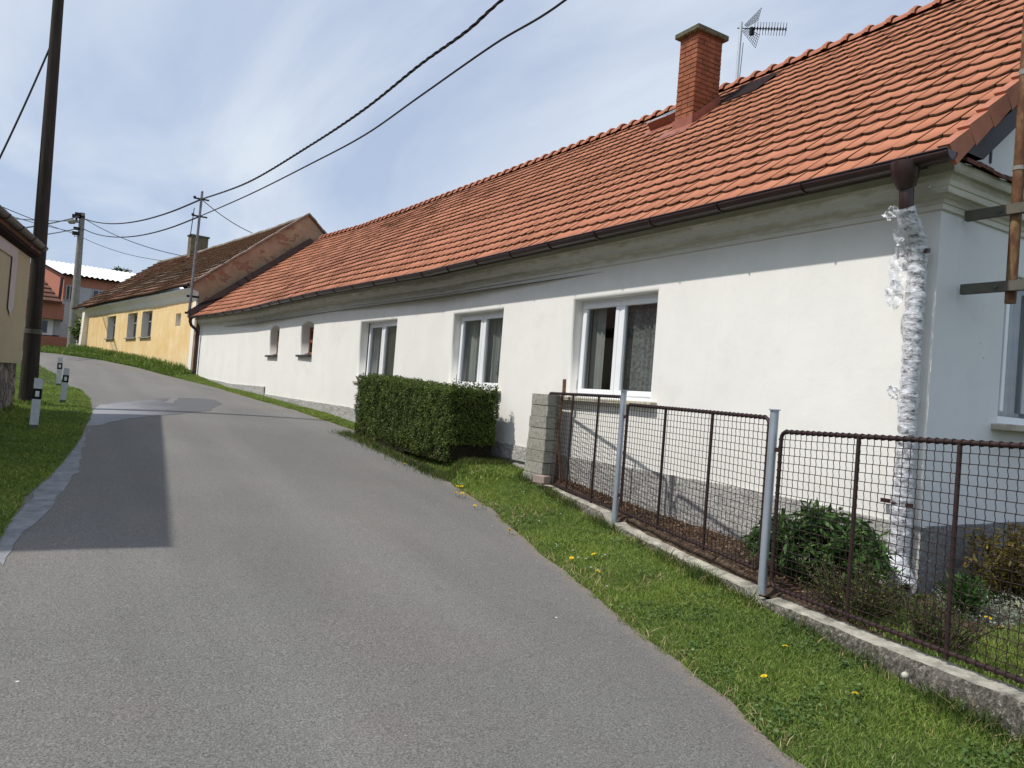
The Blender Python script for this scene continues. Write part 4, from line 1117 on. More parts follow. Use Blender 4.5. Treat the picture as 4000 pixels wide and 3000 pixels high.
p = mpt(z2_)+Vector((-.2, -.05, .25)); q = aty(760, 920, MY)
mb.tube([p, p+Vector((-.05, 0, -1)), q], .015, 5)
obj('insulator_arm', mb, M['blk'], mm)
def w_(px, py, xe=5.9, ye=2.82):
    m_ = (xe-4.3)/(28.3-ye); r = ray(px, py); k = r.x/r.y; y = (4.3+m_*28.3)/(k+m_); return Vector((k*y, y, r.z*y/r.y+H))
G1 = lambda x, y: (700+x/1.3825, y/1.3825)
c1 = [mpt(z1_)]+[w_(*G1(x, y)) for x, y in [(370,985),(700,790),(1000,590),(1300,350),(1550,170),(1740,0)]]+[Vector((5.62, 7.0, 7.9)), Vector((5.9, 2.82, 8.6))]
c2 = [mpt(z2_)]+[w_(*G1(x, y)) for x, y in [(380,1050),(700,890),(1000,730),(1300,520),(1700,240),(2085,0)]]+[Vector((5.7, 6.0, 7.35)), Vector((5.9, 2.82, 8.1))]
cable('overhead_cable', c1, .022, 'thick twisted black cable, upper of the two rising over the white farmhouse', twist=True, group='overhead cables')
cable('overhead_cable', c2, .017, 'thinner smooth black cable just under the thick twisted one, over the white farmhouse', group='overhead cables')
# rusty wall mast on the gable
rm = empty('rusty_mast', (5.9, 2.82, 2.55), label='rusty steel pipe mast held by two angle irons on the gable wall', cat='mast')
mb = MB(); rb = atx(3946, 1185, 5.93); mb.tube([(5.93, rb.y, rb.z), (5.93, rb.y, 4.0), (5.93, rb.y, 8.9)], .037, 16); mb.tube([(5.93, rb.y, 3.55), (5.93, rb.y, 3.58)], .041, 16, m=1); mb.tube([(5.93, rb.y, 4.25), (5.93, rb.y, 4.29)], .041, 16, m=1)
obj('pipe', mb, [M['rust'], M['conc']], rm)
for (pz, zz) in ((858, 0), (1140, 0)):
    mb = MB(); a = aty(3788 if pz < 1000 else 3768, pz, 3.22); x = 5.885
    mb.box((x-.02, 2.83, a.z), (.006, .72, .07)); mb.box((x, 2.83, a.z-.035), (.045, .72, .006)); mb.box((x, 2.83, a.z+.035), (.03, .72, .006))
    for yb in (2.93, 2.72): mb.tube([(x-.04, yb, a.z-.005), (x-.02, yb, a.z-.005)], .014, 6)
    obj('bracket', mb, M['angle'], rm)
# television antenna on the ridge
ab = Vector((9.75, 9.31, 6.9)); atp = aty(2896, 87, 9.31)
an = empty('tv_antenna', ab, label='roof television antenna with wire grid reflector and toothed boom behind the brick chimney', cat='antenna')
mb = MB(); mb.tube([ab, atp], [.028, .026], 10); mb.tube([ab+Vector((.03, -.02, .1)), atp+Vector((.05, -.03, -.35))], .006, 5, m=1); obj('mast', mb, [M['alu'], M['blk']], an)
RR = Vector((math.cos(YAW+.25), -math.sin(YAW+.25), 0)); UU = Vector((0, 0, 1)); DP = Vector((RR.y, -RR.x, 0))*-1
def apx(px, py, dep=0): # point on the vertical plane through the mast spanned by RR
    return atplane(px, py, atp+DP*dep, DP)
b0 = apx(2880, 110); b1 = apx(3070, 114)
mb = MB(); mb.tube([b0, b1], .009, 6); mb.box((apx(2936, 122)), (.06, .05, .13)); obj('boom', mb, M['blk'], an)
mb = MB()
for k in range(12):
    c = b0+(b1-b0)*(.36+.64*k/11)
    for s1_, s2_ in ((1, 1), (1, -1)):
        v = (UU*s1_*.045+DP*s2_*.14); mb.tube([c-v, c+v], .0045, 4)
    mb.box(c, (.012, .02, .06))
obj('directors', mb, M['blk'], an)
for up_ in (1, -1):
    mb = MB()
    if up_ == 1: q = [apx(2908, 98, -.12), apx(2975, 30, -.12), apx(2961, 80, .14), apx(2919, 106, .14)]
    else: q = [apx(2899, 122, -.12), apx(2951, 187, -.12), apx(2967, 136, .14), apx(2918, 110, .14)]
    for k in range(9):
        t = k/8; mb.tube([q[0].lerp(q[1], t), q[3].lerp(q[2], t)], .004, 4)
    for k in range(6):
        t = k/5; mb.tube([q[0].lerp(q[3], t), q[1].lerp(q[2], t)], .004, 4)
    obj('reflector_grid', mb, M['blk'], an)
# concrete pole with lamp
cy = 52.0; cb = aty(278, 1361, cy); ct = aty(322, 832, cy)
cp = empty('concrete_pole', (cb.x, cb.y, cb.z), label='round grey concrete pole with street lamp left of the yellow house', cat='utility pole')
mb = MB(); mb.tube([cb+Vector((0, 0, -.3)), cb.lerp(ct, .5), ct], [.24, .20, .145], 16); obj('shaft', mb, M['conc'], cp)
lmp = MB(); l0 = aty(311, 868, cy); l1 = aty(266, 863, cy-.6)
lmp.tube([l0, l0.lerp(l1, .35), l0.lerp(l1, .5), l0.lerp(l1, .8), l1], [.05, .06, .15, .17, .05], 10); obj('lamp_head', lmp, M['lamp'], cp)
for (px, py, s) in ((300, 845, .3), (305, 835, .2), (302, 893, .25), (320, 847, .2), (300, 912, .3)):
    mb = MB(); mb.box(aty(px, py, cy-.1), (s*1.6, .1, s*.7)); mb.tube([aty(px, py, cy-.1), aty(316, py+2, cy)], .05, 5); obj('fitting', mb, M['blk'], cp)
mb = MB()
mb.tube([aty(300, 840, cy), aty(298, 868, cy)], .06, 6); obj('fitting', mb, M['blk'], cp); mb = MB(); mb.tube([aty(285, 905, cy), aty(292, 925, cy), aty(303, 922, cy)], .02, 5)
obj('loose_wire', mb, M['blk'], cp)
# cables around concrete pole
def pxl(a, ya, b, yb, sag, n=7):
    A0, B0 = aty(*a, ya), aty(*b, yb); return [A0.lerp(B0, t)-Vector((0, 0, 4*sag*t*(1-t))) for t in [i/n for i in range(n+1)]]
m1, m2 = mpt(z1_), mpt(z2_)
def hang(A0, B0, sag, n=7): return [A0.lerp(B0, t)-Vector((0, 0, 4*sag*t*(1-t))) for t in [i/n for i in range(n+1)]]
P1 = aty(325, 853, cy); P2 = aty(325, 894, cy); P3 = aty(330, 855, cy); P4 = aty(320, 927, cy)
cable('overhead_cable', hang(P1, m1, .55), .03, 'upper cable from the concrete pole to the steel mast', group='overhead cables')
cable('overhead_cable', hang(P2, m2, .6), .026, 'lower cable from the concrete pole to the steel mast', group='overhead cables')
cable('overhead_cable', hang(P3, aty(705, 998, 40), .25), .02, 'cable dropping from the concrete pole top to the yellow house chimney', group='overhead cables')
cable('overhead_cable', hang(P4, aty(632, 1018, 44), .2), .015, 'lowest thin cable dropping from the concrete pole to the yellow roof ridge', group='overhead cables')
cable('overhead_cable', hang(m1, aty(985, 910, 31.5), .1), .014, 'thin stay wire from the steel mast down to the old roof ridge', group='overhead cables')
for (a, b, nm, r) in (((311, 845), (110, 880), 'thick cable leaving the concrete pole leftwards behind the timber pole', .03), ((308, 862), (80, 848), 'thin cable level leaving the lamp leftwards', .02), ((300, 893), (100, 918), 'cable below the street lamp leaving leftwards', .025), ((296, 914), (45, 815), 'thin wire rising leftwards from below the street lamp', .018), ((290, 905), (90, 850), 'faint thinnest wire left of the street lamp', .015)):
    cable('overhead_cable', hang(aty(*a, cy-.1), aty(a[0]+(b[0]-a[0])*1.8, a[1]+(b[1]-a[1])*1.8, 33), .1), r, nm, group='overhead cables')
cable('overhead_cable', hang(attach_pt(7.35), aty(-60, 735, 15.8), .08), .016, 'cable from the timber pole sloping down to the beige house', group='overhead cables')
# ================================================================== FENCE
def fpt(px, py):
    r = ray(px, py); k = r.x/r.y; y = 3.561/(k-.236) if True else 0; s = y/r.y; return Vector((k*y, y, r.z*s+H))
FXo = FX(0)
def fpt(px, py):
    r = ray(px, py); k = r.x/r.y; y = FXo/(k-.236); s = y/r.y; return Vector((k*y, y, r.z*s+H))
fd = Vector((.236, 1, 0)).normalized()
P1b, P2b = fpt(2406, 2030), fpt(2985, 2285); P1t, P2t = fpt(2445, 1527), fpt(3036, 1604)
fence = empty('mesh_fence', (FX(4), 4, .45), label='low mesh fence of three rusty brown wire panels between galvanised posts on the concrete curb', cat='fence')
for i, (a, b) in enumerate(((P1b, P1t), (P2b, P2t))):
    b = Vector((a.x, a.y, b.z)); a = Vector((a.x-.02, a.y, a.z-.06)); b.x -= .02
    fp = empty('post', a-fence.location, fence)
    mb = MB(); mb.tube([a, b], .03, 14); obj('tube', mb, M['galv'], fp)
    mb = MB(); mb.tube([b, b+Vector((0, 0, .008))], .045 if i == 0 else .04, 14); obj('cap', mb, M['galv'], fp)
def panel(A, B, zb0, zb1, zt0, zt1, bars, label, loop_right=True):
    """A far end, B near end, (x,y)"""
    pn = empty('panel', Vector((A.x, A.y, zb0))-fence.location, fence)
    Ln = (Vector((B.x, B.y))-Vector((A.x, A.y))).length
    def P(s, h): # s 0..Ln, h 0..1
        t = s/Ln; zb = zb0+(zb1-zb0)*t; zt = zt0+(zt1-zt0)*t
        return Vector((A.x+(B.x-A.x)*t, A.y+(B.y-A.y)*t, zb+(zt-zb)*h))
    r = .0135; cr = .05; hh = zt0-zb0
    def corner(s0, h0, ds, dh):
        out = []
        for k in range(5):
            a = k/4*math.pi/2
            out.append(P(s0+ds*cr*(1-math.sin(a)), h0+dh*cr/hh*(1-math.cos(a))))
        return out
    loop = corner(0, 0, 1, 1)[::1]
    pts = [P(cr, 0)]+[P(0+cr*(1-math.sin(a)), cr/hh*(1-math.cos(a))) for a in (.4, .8, 1.2, 1.57)]
    pts += [P(cr*(1-math.cos(a)), 1-cr/hh*(1-math.sin(a))) for a in (0, .4, .8, 1.2, 1.57)]
    pts += [P(Ln-cr*(1-math.sin(a)), 1-cr/hh*(1-math.cos(a))) for a in (0, .4, .8, 1.2, 1.57)]
    pts += [P(Ln-cr*(1-math.cos(a)), cr/hh*(1-math.sin(a))) for a in (0, .4, .8, 1.2, 1.57)]
    pts.append(P(cr, 0))
    mb = MB(); mb.tube(pts, r, 8)
    obj('frame', mb, M['fence'], pn)
    for s in bars:
        mb = MB(); mb.tube([P(s, -.03), P(s, 1)], .013, 8); obj('upright_bar', mb, M['fence'], pn)
    for s_, h_ in ((-.03, .88), (-.03, .14), (Ln+.03, .88), (Ln+.03, .14)):
        mb = MB(); mb.box(P(s_, h_), (.035, .05, .03)); obj('clamp', mb, M['fence'], pn)
    mb = MB(); wr = .0027; nv_ = int(Ln/.053); nh = int(hh/.052)
    off = Vector((-.010, .0024, 0))
    for i in range(1, nv_):
        s = Ln*i/nv_; q = []
        for k in range(nh*4+1):
            h = k/(nh*4); q.append(P(s+.0032*math.sin(k*math.pi/2), h)+off)
        mb.tube(q, wr, 3, caps=False)
        for hz in (1., 0.):
            c = P(s, hz); mb.tube([c-Vector((.003, .006, 0)), c+Vector((.003, .006, 0))], .0185, 7)
    for j in range(1, nh):
        h = j/nh; mb.tube([P(Ln*k/24, h+.0006*math.sin(k*2.1+j))+off for k in range(25)], wr, 3, caps=False)
        for sz in (0, Ln):
            c = P(sz, h); mb.tube([c-Vector((0, 0, .005)), c+Vector((0, 0, .005))], .0175, 6)
    obj('wire_mesh', mb, M['fence'], pn)
a = fpt(2120, 1876); at_ = fpt(2112, 1534); b = fpt(2400, 1965)
pA = Vector((a.x, a.y, 0)); pB = Vector((FX(P1b.y+.07), P1b.y+.07, 0))
Ln = (pB-pA).length
def sof(px, py, P0): q = fpt(px, py); return (Vector((q.x, q.y, 0))-P0).length
panel(pA, pB, a.z, .59, at_.z, fpt(2425, 1550).z, [sof(2212, 1905, pA), sof(2310, 1940, pA)], 'smallest rusty brown mesh fence panel, beside the grey block pillar under the white window')
pA = Vector((FX(P1b.y-.07), P1b.y-.07, 0)); pB = Vector((FX(P2b.y+.07), P2b.y+.07, 0))
panel(pA, pB, fpt(2425, 1996).z, fpt(2963, 2226).z, fpt(2455, 1580).z, fpt(3008, 1632).z, [sof(2565, 2085, pA), sof(2745, 2155, pA)], 'rusty brown mesh fence panel between the two galvanised posts')
pA = Vector((FX(P2b.y-.07), P2b.y-.07, 0)); yb_ = .75; pB = Vector((FX(yb_), yb_, 0))
panel(pA, pB, fpt(3014, 2290).z, .50, fpt(3052, 1686).z, 1.60, [sof(3305, 2440, pA), sof(3695, 2570, pA), sof(3695, 2570, pA)+.66], 'longest and nearest rusty brown mesh fence panel, running out of the right edge')
# concrete curb under the fence
tz = tab([(-1, .47), (.75, .455), (1.7, .425), (2.6, .40), (3.6, .385), (3.75, .40), (4.6, .42), (5.7, .47), (5.8, .49), (5.95, .50), (6.0, .55), (7.2, .585), (8.15, .63)])
mb = MB(); yy = grid_lines(-.8, 8.15, .05); vs = []; np_ = 0
for y in yy:
    x = FX(y); n0 = noise.noise(Vector((y*3, 0, 0)))*.025; n1 = noise.noise(Vector((y*9, 4, 0)))*.018
    if abs(y-P2b.y) < .12 or abs(y-P1b.y) < .1: dz_ = -.05
    else: dz_ = 0
    z = tz(y)+dz_; zb = T(x-.2, y)-.12
    n2_ = noise.noise(Vector((y*14, 2, 0)))*.008
    pr2 = [(-.135+n0, zb), (-.13+n0+n1, z-.10), (-.12+n0+n2_, z-.035+n1), (-.095+n0+n1, z-.004+n2_), (-.03, z+n1*.6), (.05, z+.006+n2_), (.12+n1, z-.02), (.13, zb)]
    np_ = len(pr2)
    for q, (dx, zz) in enumerate(pr2): vs.append((x+dx, y, zz+noise.noise(Vector((y*11, q*3, 0)))*.008))
for i in range(len(yy)-1):
    for k in range(np_-1):
        mb.add([vs[i*np_+k], vs[(i+1)*np_+k], vs[(i+1)*np_+k+1], vs[i*np_+k+1]], [(3, 2, 1, 0)], 1 if 3 <= k <= 5 else 0)
curb = obj('fence_curb', mb, [M['curb'], M['curbtop']], origin=(FX(4), 4, .3), label='crumbling pale concrete curb wall carrying the mesh fence', cat='wall')
# block pillar
px0, px1, pyn, pyf = 5.26, 5.46, 7.66, 8.02
pil = empty('block_pillar', (5.35, 7.85, .6), label='leaning pillar of eight stacked grey concrete blocks at the end of the fence', cat='pillar')
random.seed(21); nb = 8; z = .585; hh = (1.705-.585)/nb
for k in range(nb):
    w = .36*(1.12-.02*k)+.02*random.random(); yc = 7.86+.04*(1-k/nb)+random.uniform(-.003, .003)
    xc = 5.36+random.uniform(-.004, .004)-.01*(1-k/nb)
    mb = MB(); mb.box((0, 0, 0), (.19+.01*random.random(), w, hh-.004), bev=.004)
    for i, v in enumerate(mb.v):
        v = Vector(v); v += Vector((noise.noise(v*18+Vector((k, 0, 0))), noise.noise(v*18+Vector((k, 5, 0))), 0))*.012
        if v.y < 0: v.y += .02*noise.noise(Vector((k*3.3, v.z*30, 0)))
        mb.v[i] = v+Vector((xc, yc, z+hh/2))
    z += hh; obj('block', mb, M['block'], pil)  # one course
mb = MB(); mb.box((5.355, 7.90, 1.14), (.165, .30, 1.08)); obj('mortar_core', mb, M['curb'], pil)
mb = MB(); p = aty(2118, 1862, 7.55); mb.box((5.16, 7.55, .69), (.12, .17, .09), rot=Matrix.Rotation(.3, 3, 'Z'), bev=.006)
obj('loose_brick', mb, M['pinkbrick'], origin=(5.16, 7.55, .64), label='small pinkish brick at the foot of the grey block pillar', cat='brick')
mb = MB(); p = atx(2198, 1487, 5.40); mb.tube([(5.42, 7.50, .5), (5.43, p.y+.05, 1.3), (5.43, p.y, p.z)], .016, 6); mb.box((5.43, p.y+.0, p.z-.08), (.02, .045, .2), rot=Matrix.Rotation(-.06, 3, 'X'))
obj('rusty_rod', mb, M['rust'], origin=(5.42, 7.5, .5), label='rusty dark steel bar standing up behind the block pillar', cat='rod')
# ================================================================== DELINEATOR POSTS
def delineator():
    e = empty('delineator_post', (0, 0, 0))
    def slab(z0, z1, w, m, nm, par, o=0, slope=0., dpt=.05):
        mb = MB(); h = w/2
        # D-shaped plan: flat front, angled sides
        plan = [(-h, -o), (h, -o), (h*.92, dpt*.5), (h*.45, dpt), (-h*.45, dpt), (-h*.92, dpt*.5)]
        n = len(plan)
        vs = [(x, y, z0) for x, y in plan]+[(x, y, z1-slope*(x+h)/w) for x, y in plan]
        mb.add(vs, [(i, (i+1) % n, n+(i+1) % n, n+i) for i in range(n)]+[tuple(reversed(range(n))), tuple(range(n, 2*n))])
        return obj(nm, mb, m, par)
    slab(.07, .78, .115, M['post_w'], 'body', e, 0, .012)
    slab(-.1, .075, .112, M['post_g'], 'foot', e, -.001)
    b = slab(.46, .62, .121, M['post_b'], 'band', e, .003, 0, .053)
    mb = MB(); mb.box((-.0, -.0055, .54), (.052, .004, .085)); obj('reflector', mb, M['reflec'], b)
    return e
dl = delineator()
dls = [((130, 1676), 'white roadside marker post nearest the camera, its foot grey and chipped'), ((244, 1574), 'white roadside marker post standing right of and beyond the nearest one'), ((228, 1508), 'farthest white roadside marker post, half hidden behind the middle one')]
ds = [dl, None, None]
for i in (1, 2): ds[i] = copy_tree(dl)
for i, (px, lab) in enumerate(dls):
    p = march(*px, .03); o = ds[i]; p.z = T(p.x, p.y)
    o.location = p; ht = [(345, 760), (685, 652), (668, 540)][i]
    tp = aty(*R2(*ht), p.y); sc_ = (tp.z-p.z)/.78; o.scale = (sc_, sc_, sc_)
    o.rotation_euler = (0, math.radians([1.0, 2.0, -1.0][i]), math.radians([4, -8, 6][i]))
    setp(o, lab, 'marker post', 'roadside marker posts')
# ================================================================== VEGETATION
def blades(name, P, hgt, wid, mat, lean=.35, **k):
    """P (n,3) base points; one bent blade each (two quads->5 verts: use 2 quads with 6 verts)"""
    n = len(P); th = RNG.uniform(0, 2*np.pi, n); h = hgt*RNG.uniform(.55, 1.25, n); w = wid*RNG.uniform(.7, 1.3, n)
    la = RNG.uniform(0, 2*np.pi, n); lm = h*lean*RNG.uniform(.1, 1.6, n)
    dx, dy = np.cos(th)*w/2, np.sin(th)*w/2; lx_, ly_ = np.cos(la)*lm, np.sin(la)*lm
    V = np.zeros((n, 6, 3))
    for i, (s, f, l) in enumerate(((1, 0, 0), (.8, .55, .35), (.15, 1., 1.))):
        V[:, 2*i, 0] = P[:, 0]-dx*s+lx_*l; V[:, 2*i, 1] = P[:, 1]-dy*s+ly_*l; V[:, 2*i, 2] = P[:, 2]+h*f*(1-.15*l)
        V[:, 2*i+1, 0] = P[:, 0]+dx*s+lx_*l; V[:, 2*i+1, 1] = P[:, 1]+dy*s+ly_*l; V[:, 2*i+1, 2] = P[:, 2]+h*f*(1-.15*l)
    b = np.arange(n)[:, None]*6
    Fc = np.concatenate([b+np.array([0, 1, 3, 2]), b+np.array([2, 3, 5, 4])])
    return fastobj(name, V.reshape(-1, 3), Fc, mat, attr=np.repeat(RNG.uniform(0, 1, n), 6), **k)
def scatter(n, yr_, xlo, xhi, dens=None, clump=None):
    out = []
    y0, y1 = yr_
    while len(out) < n:
        y = random.uniform(y0, y1); a, b = xlo(y), xhi(y)
        if b <= a: continue
        x = random.uniform(a, b)
        if dens and random.random() > dens(x, y): continue
        out.append((x, y, T(x, y)-.008))
    return out
random.seed(31)
def wob(y): return .07*noise.noise(Vector((9, y*1.9, 3)))+.04*noise.noise(Vector((5, y*6.1, 7)))
edge_x = lambda y: XR(y)+wob(y)-.02-.05*abs(noise.noise(Vector((y*4, 8, 1))))
def bare(x, y):
    dedge = x-edge_x(y); d = min(1, .15+dedge/.12)
    return d*(1-.55*max(0, noise.noise(Vector((x*1.6, y*1.6, 2))))*1.5)
P = scatter(70000, (.9, 4.2), edge_x, lambda y: XV(y)+.0, bare)
P += scatter(42000, (4.2, 8.2), edge_x, lambda y: XV(y)+.0, bare)
g1 = blades('verge_grass', np.array(P), .033, .0046, M['grass'], lean=.9, kind='stuff', label='short mown green grass verge between the road and the fence', cat='grass')
P = scatter(30000, (8.2, 14), edge_x, lambda y: WX(y)-.02, bare)+scatter(26000, (14, 28.2), edge_x, lambda y: WX(min(y, 28))-.02, bare)
blades('verge_grass', np.array(P), .05, .012, M['grass'], lean=.8, kind='stuff', label='narrow grass strip along the foot of the white farmhouse beyond the hedge', cat='grass')
P = scatter(30000, (28.2, 48), lambda y: XR(y)+.0, lambda y: YFX(y)+.0, None)
blades('bank_grass', np.array(P), .11, .03, M['tallgrass'], lean=.5, kind='stuff', label='rough green bank in front of the yellow house', cat='grass')
P = []
while len(P) < 2600:
    y = random.uniform(28.9, 47); x = YFX(y)-random.random()**2*.8-.05
    if noise.noise(Vector((y*.9, 0, 0)))+.35 > random.random(): P.append((x, y, T(x, y)))
blades('tall_weeds', np.array(P), .30, .03, M['tallgrass'], lean=.5, kind='stuff', label='tall seeding weeds against the foot of the yellow wall', cat='weeds')
P = scatter(52000, (5, 12.5), lambda y: max(-3.5, -.35-.0*y)-.3, lambda y: XL(y)+.01)+scatter(40000, (12.5, 20.5), lambda y: -1.4, lambda y: XL(y)+.01)+scatter(6000, (20.5, yl+2.6), lambda y: -3, lambda y: XL(y))
P = [p for p in P if not ((LC-Vector(p)).dot(LD) > -.05 and (Vector(p)-LC).dot(LN) < -.02)]
blades('left_lawn_grass', np.array(P), .045, .011, M['grass'], lean=.8, kind='stuff', label='green lawn strip under the marker posts at the left', cat='grass')
# coarse dry tufts along the curb, hedge foot and pillar
P = []
for _ in range(9000):
    y = random.uniform(1.2, 8.3); x = FX(y)-.14-abs(random.gauss(0, .07))
    if noise.noise(Vector((y*2.3, 5, 0)))+.25 > random.random(): P.append((x, y, T(x, y)))
for _ in range(5000):
    y = random.uniform(8.7, 12.8); x = 4.62-abs(random.gauss(0, .12)) if random.random() < .7 else random.uniform(4.4, 5.5)
    if x > 4.62: y = 8.95-abs(random.gauss(0, .1))
    P.append((x, y, T(x, y)))
blades('coarse_tufts', np.array(P), .10, .006, M['darkgrass'], lean=.7, kind='stuff', label='longer dark and dry grass tufts along the curb and under the hedge', cat='grass')
# garden grass
P = []
for _ in range(26000):
    y = random.uniform(.9, 3.1); x = random.uniform(FX(y)+.14, 7.6)
    if x > 4.35+.25*(y): continue
    P.append((x, y, T(x, y)))
for _ in range(14000):
    y = random.uniform(.9, 2.5); x = random.uniform(4.3, 6.8); P.append((x, y, T(x, y)))
blades('garden_grass', np.array(P), .06, .005, M['grass'], lean=.8, kind='stuff', label='patchy garden grass behind the nearest fence panel', cat='grass')
def leaves(name, P, Nrm, size, mat, aspect=1.6, droop=0., parent=None, jitter=.6, **k):
    n = len(P); P = np.array(P); Nrm = np.array(Nrm)
    R = RNG.normal(size=(n, 3)); nn = Nrm+R*jitter; nn /= np.linalg.norm(nn, axis=1)[:, None]
    a = np.cross(nn, RNG.normal(size=(n, 3))); a /= np.linalg.norm(a, axis=1)[:, None]
    if droop: a[:, 2] -= droop; a /= np.linalg.norm(a, axis=1)[:, None]
    b = np.cross(nn, a); b /= np.linalg.norm(b, axis=1)[:, None]
    s = (size*RNG.uniform(.6, 1.35, n))[:, None]
    V = np.stack([P, P+a*s*.5+b*s*.5/aspect+nn*s*.06, P+a*s, P+a*s*.5-b*s*.5/aspect+nn*s*.06], 1)
    Fc = np.arange(n*4).reshape(-1, 4)
    return fastobj(name, V.reshape(-1, 3), Fc, mat, parent, attr=np.repeat(RNG.uniform(0, 1, n), 4), **k)
# hedge
hd = empty('box_hedge', (5.0, 10.8, .75), label='clipped dark green box hedge standing in front of the white farmhouse', cat='hedge')
hx0, hx1, hy0, hy1 = 4.62, 5.40, 9.02, 12.6
HT = lambda y: 1.68+.045*(y-9)
mb = MB()
cx_ = [(hx0+.06, hy0+.07), (hx1-.06, hy0+.07), (hx1-.06, hy1-.07), (hx0+.06, hy1-.07)]
mb.add([(x, y, .72) for x, y in cx_]+[(x, y, HT(y)-.045) for x, y in cx_], [(0, 3, 2, 1), (4, 5, 6, 7), (0, 1, 5, 4), (1, 2, 6, 5), (2, 3, 7, 6), (3, 0, 4, 7)]); obj('inner_twigs', mb, M['hedgecore'], hd)
P = []; Nn = []; random.seed(8)
for _ in range(62000):
    f = random.random()
    y = random.uniform(hy0, hy1); x = random.uniform(hx0, hx1); zt = HT(y); z = random.uniform(.72, zt)
    if f < .50: x = hx0; n = (-1, 0, 0)
    elif f < .66: y = hy0; n = (0, -1, 0)
    elif f < .72: y = hy1; n = (0, 1, 0)
    elif f < .78: x = hx1; n = (1, 0, 0)
    else: z = zt; n = (0, 0, 1)
    # rounding of corners
    p = Vector((x, y, z)); c = Vector(((hx0+hx1)/2, (hy0+hy1)/2, 1.1))
    q = Vector((min(max(p.x, hx0+.1), hx1-.1), min(max(p.y, hy0+.1), hy1-.1), min(p.z, zt-.1)))
    if (p-q).length > .1: p = q+(p-q).normalized()*.1
    lump = noise.noise(p*4.5)*.05+noise.noise(p*12)*.035+noise.noise(p*30)*.02
    dpt = abs(random.gauss(0, .03)); nv3 = Vector(n)
    low = max(0, (.95-p.z))*.25
    p = p+nv3*(lump-dpt-low*(1 if n[2] == 0 else 0))
    if z < .95 and n[1] == -1: p.y += .08
    P.append(tuple(p)); Nn.append((n[0], n[1], n[2]+.35))
for _ in range(500):
    y = random.uniform(hy0, hy1); x = random.uniform(hx0, hx1); zz = HT(y)+random.uniform(0, .035); P.append((x, y, zz)); Nn.append((0, 0, 1))
leaves('foliage', P, Nn, .024, M['hedge'], 1.5, parent=hd, jitter=.75)
# peony bush
pb = atz(3180, 2260, .43); pbx, pby = 4.98, 3.62
pe = empty('peony_bush', (pbx, pby, .42), label='leafy green peony bush with round buds behind the fence', cat='bush')
P = []; Nn = []; st_ = MB(); bud = MB(); random.seed(12)
for k in range(150):
    a = random.uniform(0, 6.283); rr = random.random()**.6
    tip = Vector((pbx+math.cos(a)*rr*.40, pby+math.sin(a)*rr*.62, .42+.56*math.sqrt(max(0, 1-rr*rr*.85))*random.uniform(.85, 1.08)))
    b0_ = Vector((pbx+math.cos(a)*rr*.1, pby+math.sin(a)*rr*.16, .40))
    mid = b0_.lerp(tip, .55)+Vector((0, 0, .07))
    st_.tube([b0_, mid, tip], .004, 4)
    for q in range(26):
        t = random.uniform(.35, 1.); c = b0_.lerp(mid, t*2) if t < .5 else mid.lerp(tip, t*2-1)
        P.append(tuple(c)); out = (c-Vector((pbx, pby, .5))).normalized(); Nn.append((out.x*.6, out.y*.6, .8))
    if k % 9 == 0: bud.sphere(tip+Vector((0, 0, .02)), .014, seg=8, rings=5)
obj('stem', st_, M['stem'], pe); leaves('foliage', P, Nn, .095, M['peony'], 3.6, droop=.25, parent=pe, jitter=.5)
obj('buds', bud, M['stem'], pe)
def bush(name, c, rad, n, size, asp, mat, label, cat, stems=14, droop=0., seed=1, flat=.0):
    random.seed(seed); e = empty(name, c, label=label, cat=cat); P = []; Nn = []; mb = MB()
    tips = []
    for k in range(stems):
        a = random.uniform(0, 6.283); r_ = random.random()**.5
        t = Vector(c)+Vector((math.cos(a)*rad[0]*r_, math.sin(a)*rad[1]*r_, rad[2]*random.uniform(.55, 1.)*math.sqrt(max(.1, 1-r_*r_*.6))))
        b = Vector(c)+Vector((math.cos(a)*rad[0]*r_*.35, math.sin(a)*rad[1]*r_*.35, 0)); m_ = b.lerp(t, .5)+Vector((random.uniform(-.03, .03), random.uniform(-.03, .03), 0))
        mb.tube([b, m_, t], [.006, .004, .002], 4); tips.append((b, m_, t))
    for _ in range(n):
        b, m_, t = random.choice(tips); s = random.random()**.7
        p = b.lerp(m_, s*2) if s < .5 else m_.lerp(t, s*2-1)
        p = p+Vector((random.gauss(0, .02), random.gauss(0, .02), random.gauss(0, .015))); P.append(tuple(p)); Nn.append((0, 0, 1))
    obj('stem', mb, M['twig'], e); leaves('foliage', P, Nn, size, mat, asp, droop=droop, parent=e, jitter=.8); return e
bush('bronze_shrub', (6.15, 2.88, .42), (.42, .26, .62), 2600, .05, 2.6, M['olive'], 'bronze green shrub against the gable plinth at the right edge', 'shrub', 40, .1, 5)
bush('twiggy_shrub', (4.62, 3.05, .40), (.34, .42, .36), 2600, .020, 1.8, M['darkgrass'], 'low twiggy dark shrub behind the fence left of the downpipe foot', 'shrub', 110, .0, 6)
bush('twiggy_shrub', (4.45, 2.42, .38), (.20, .32, .34), 1500, .020, 1.8, M['darkgrass'], 'small twiggy shrub close behind the nearest fence panel', 'shrub', 70, .0, 7)
bush('iris_clump', (5.38, 2.75, .40), (.12, .12, .28), 420, .12, 9, M['peony'], 'narrow leaved green clump beside the silver groundcover', 'plant', 16, -.9, 8)
bush('leafy_weed', (4.35, 1.75, .40), (.10, .12, .22), 90, .12, 2.5, M['peony'], 'broad blue green weed leaves at the lower right behind the fence', 'plant', 9, -.3, 9)
P = []; Nn = []
random.seed(14)
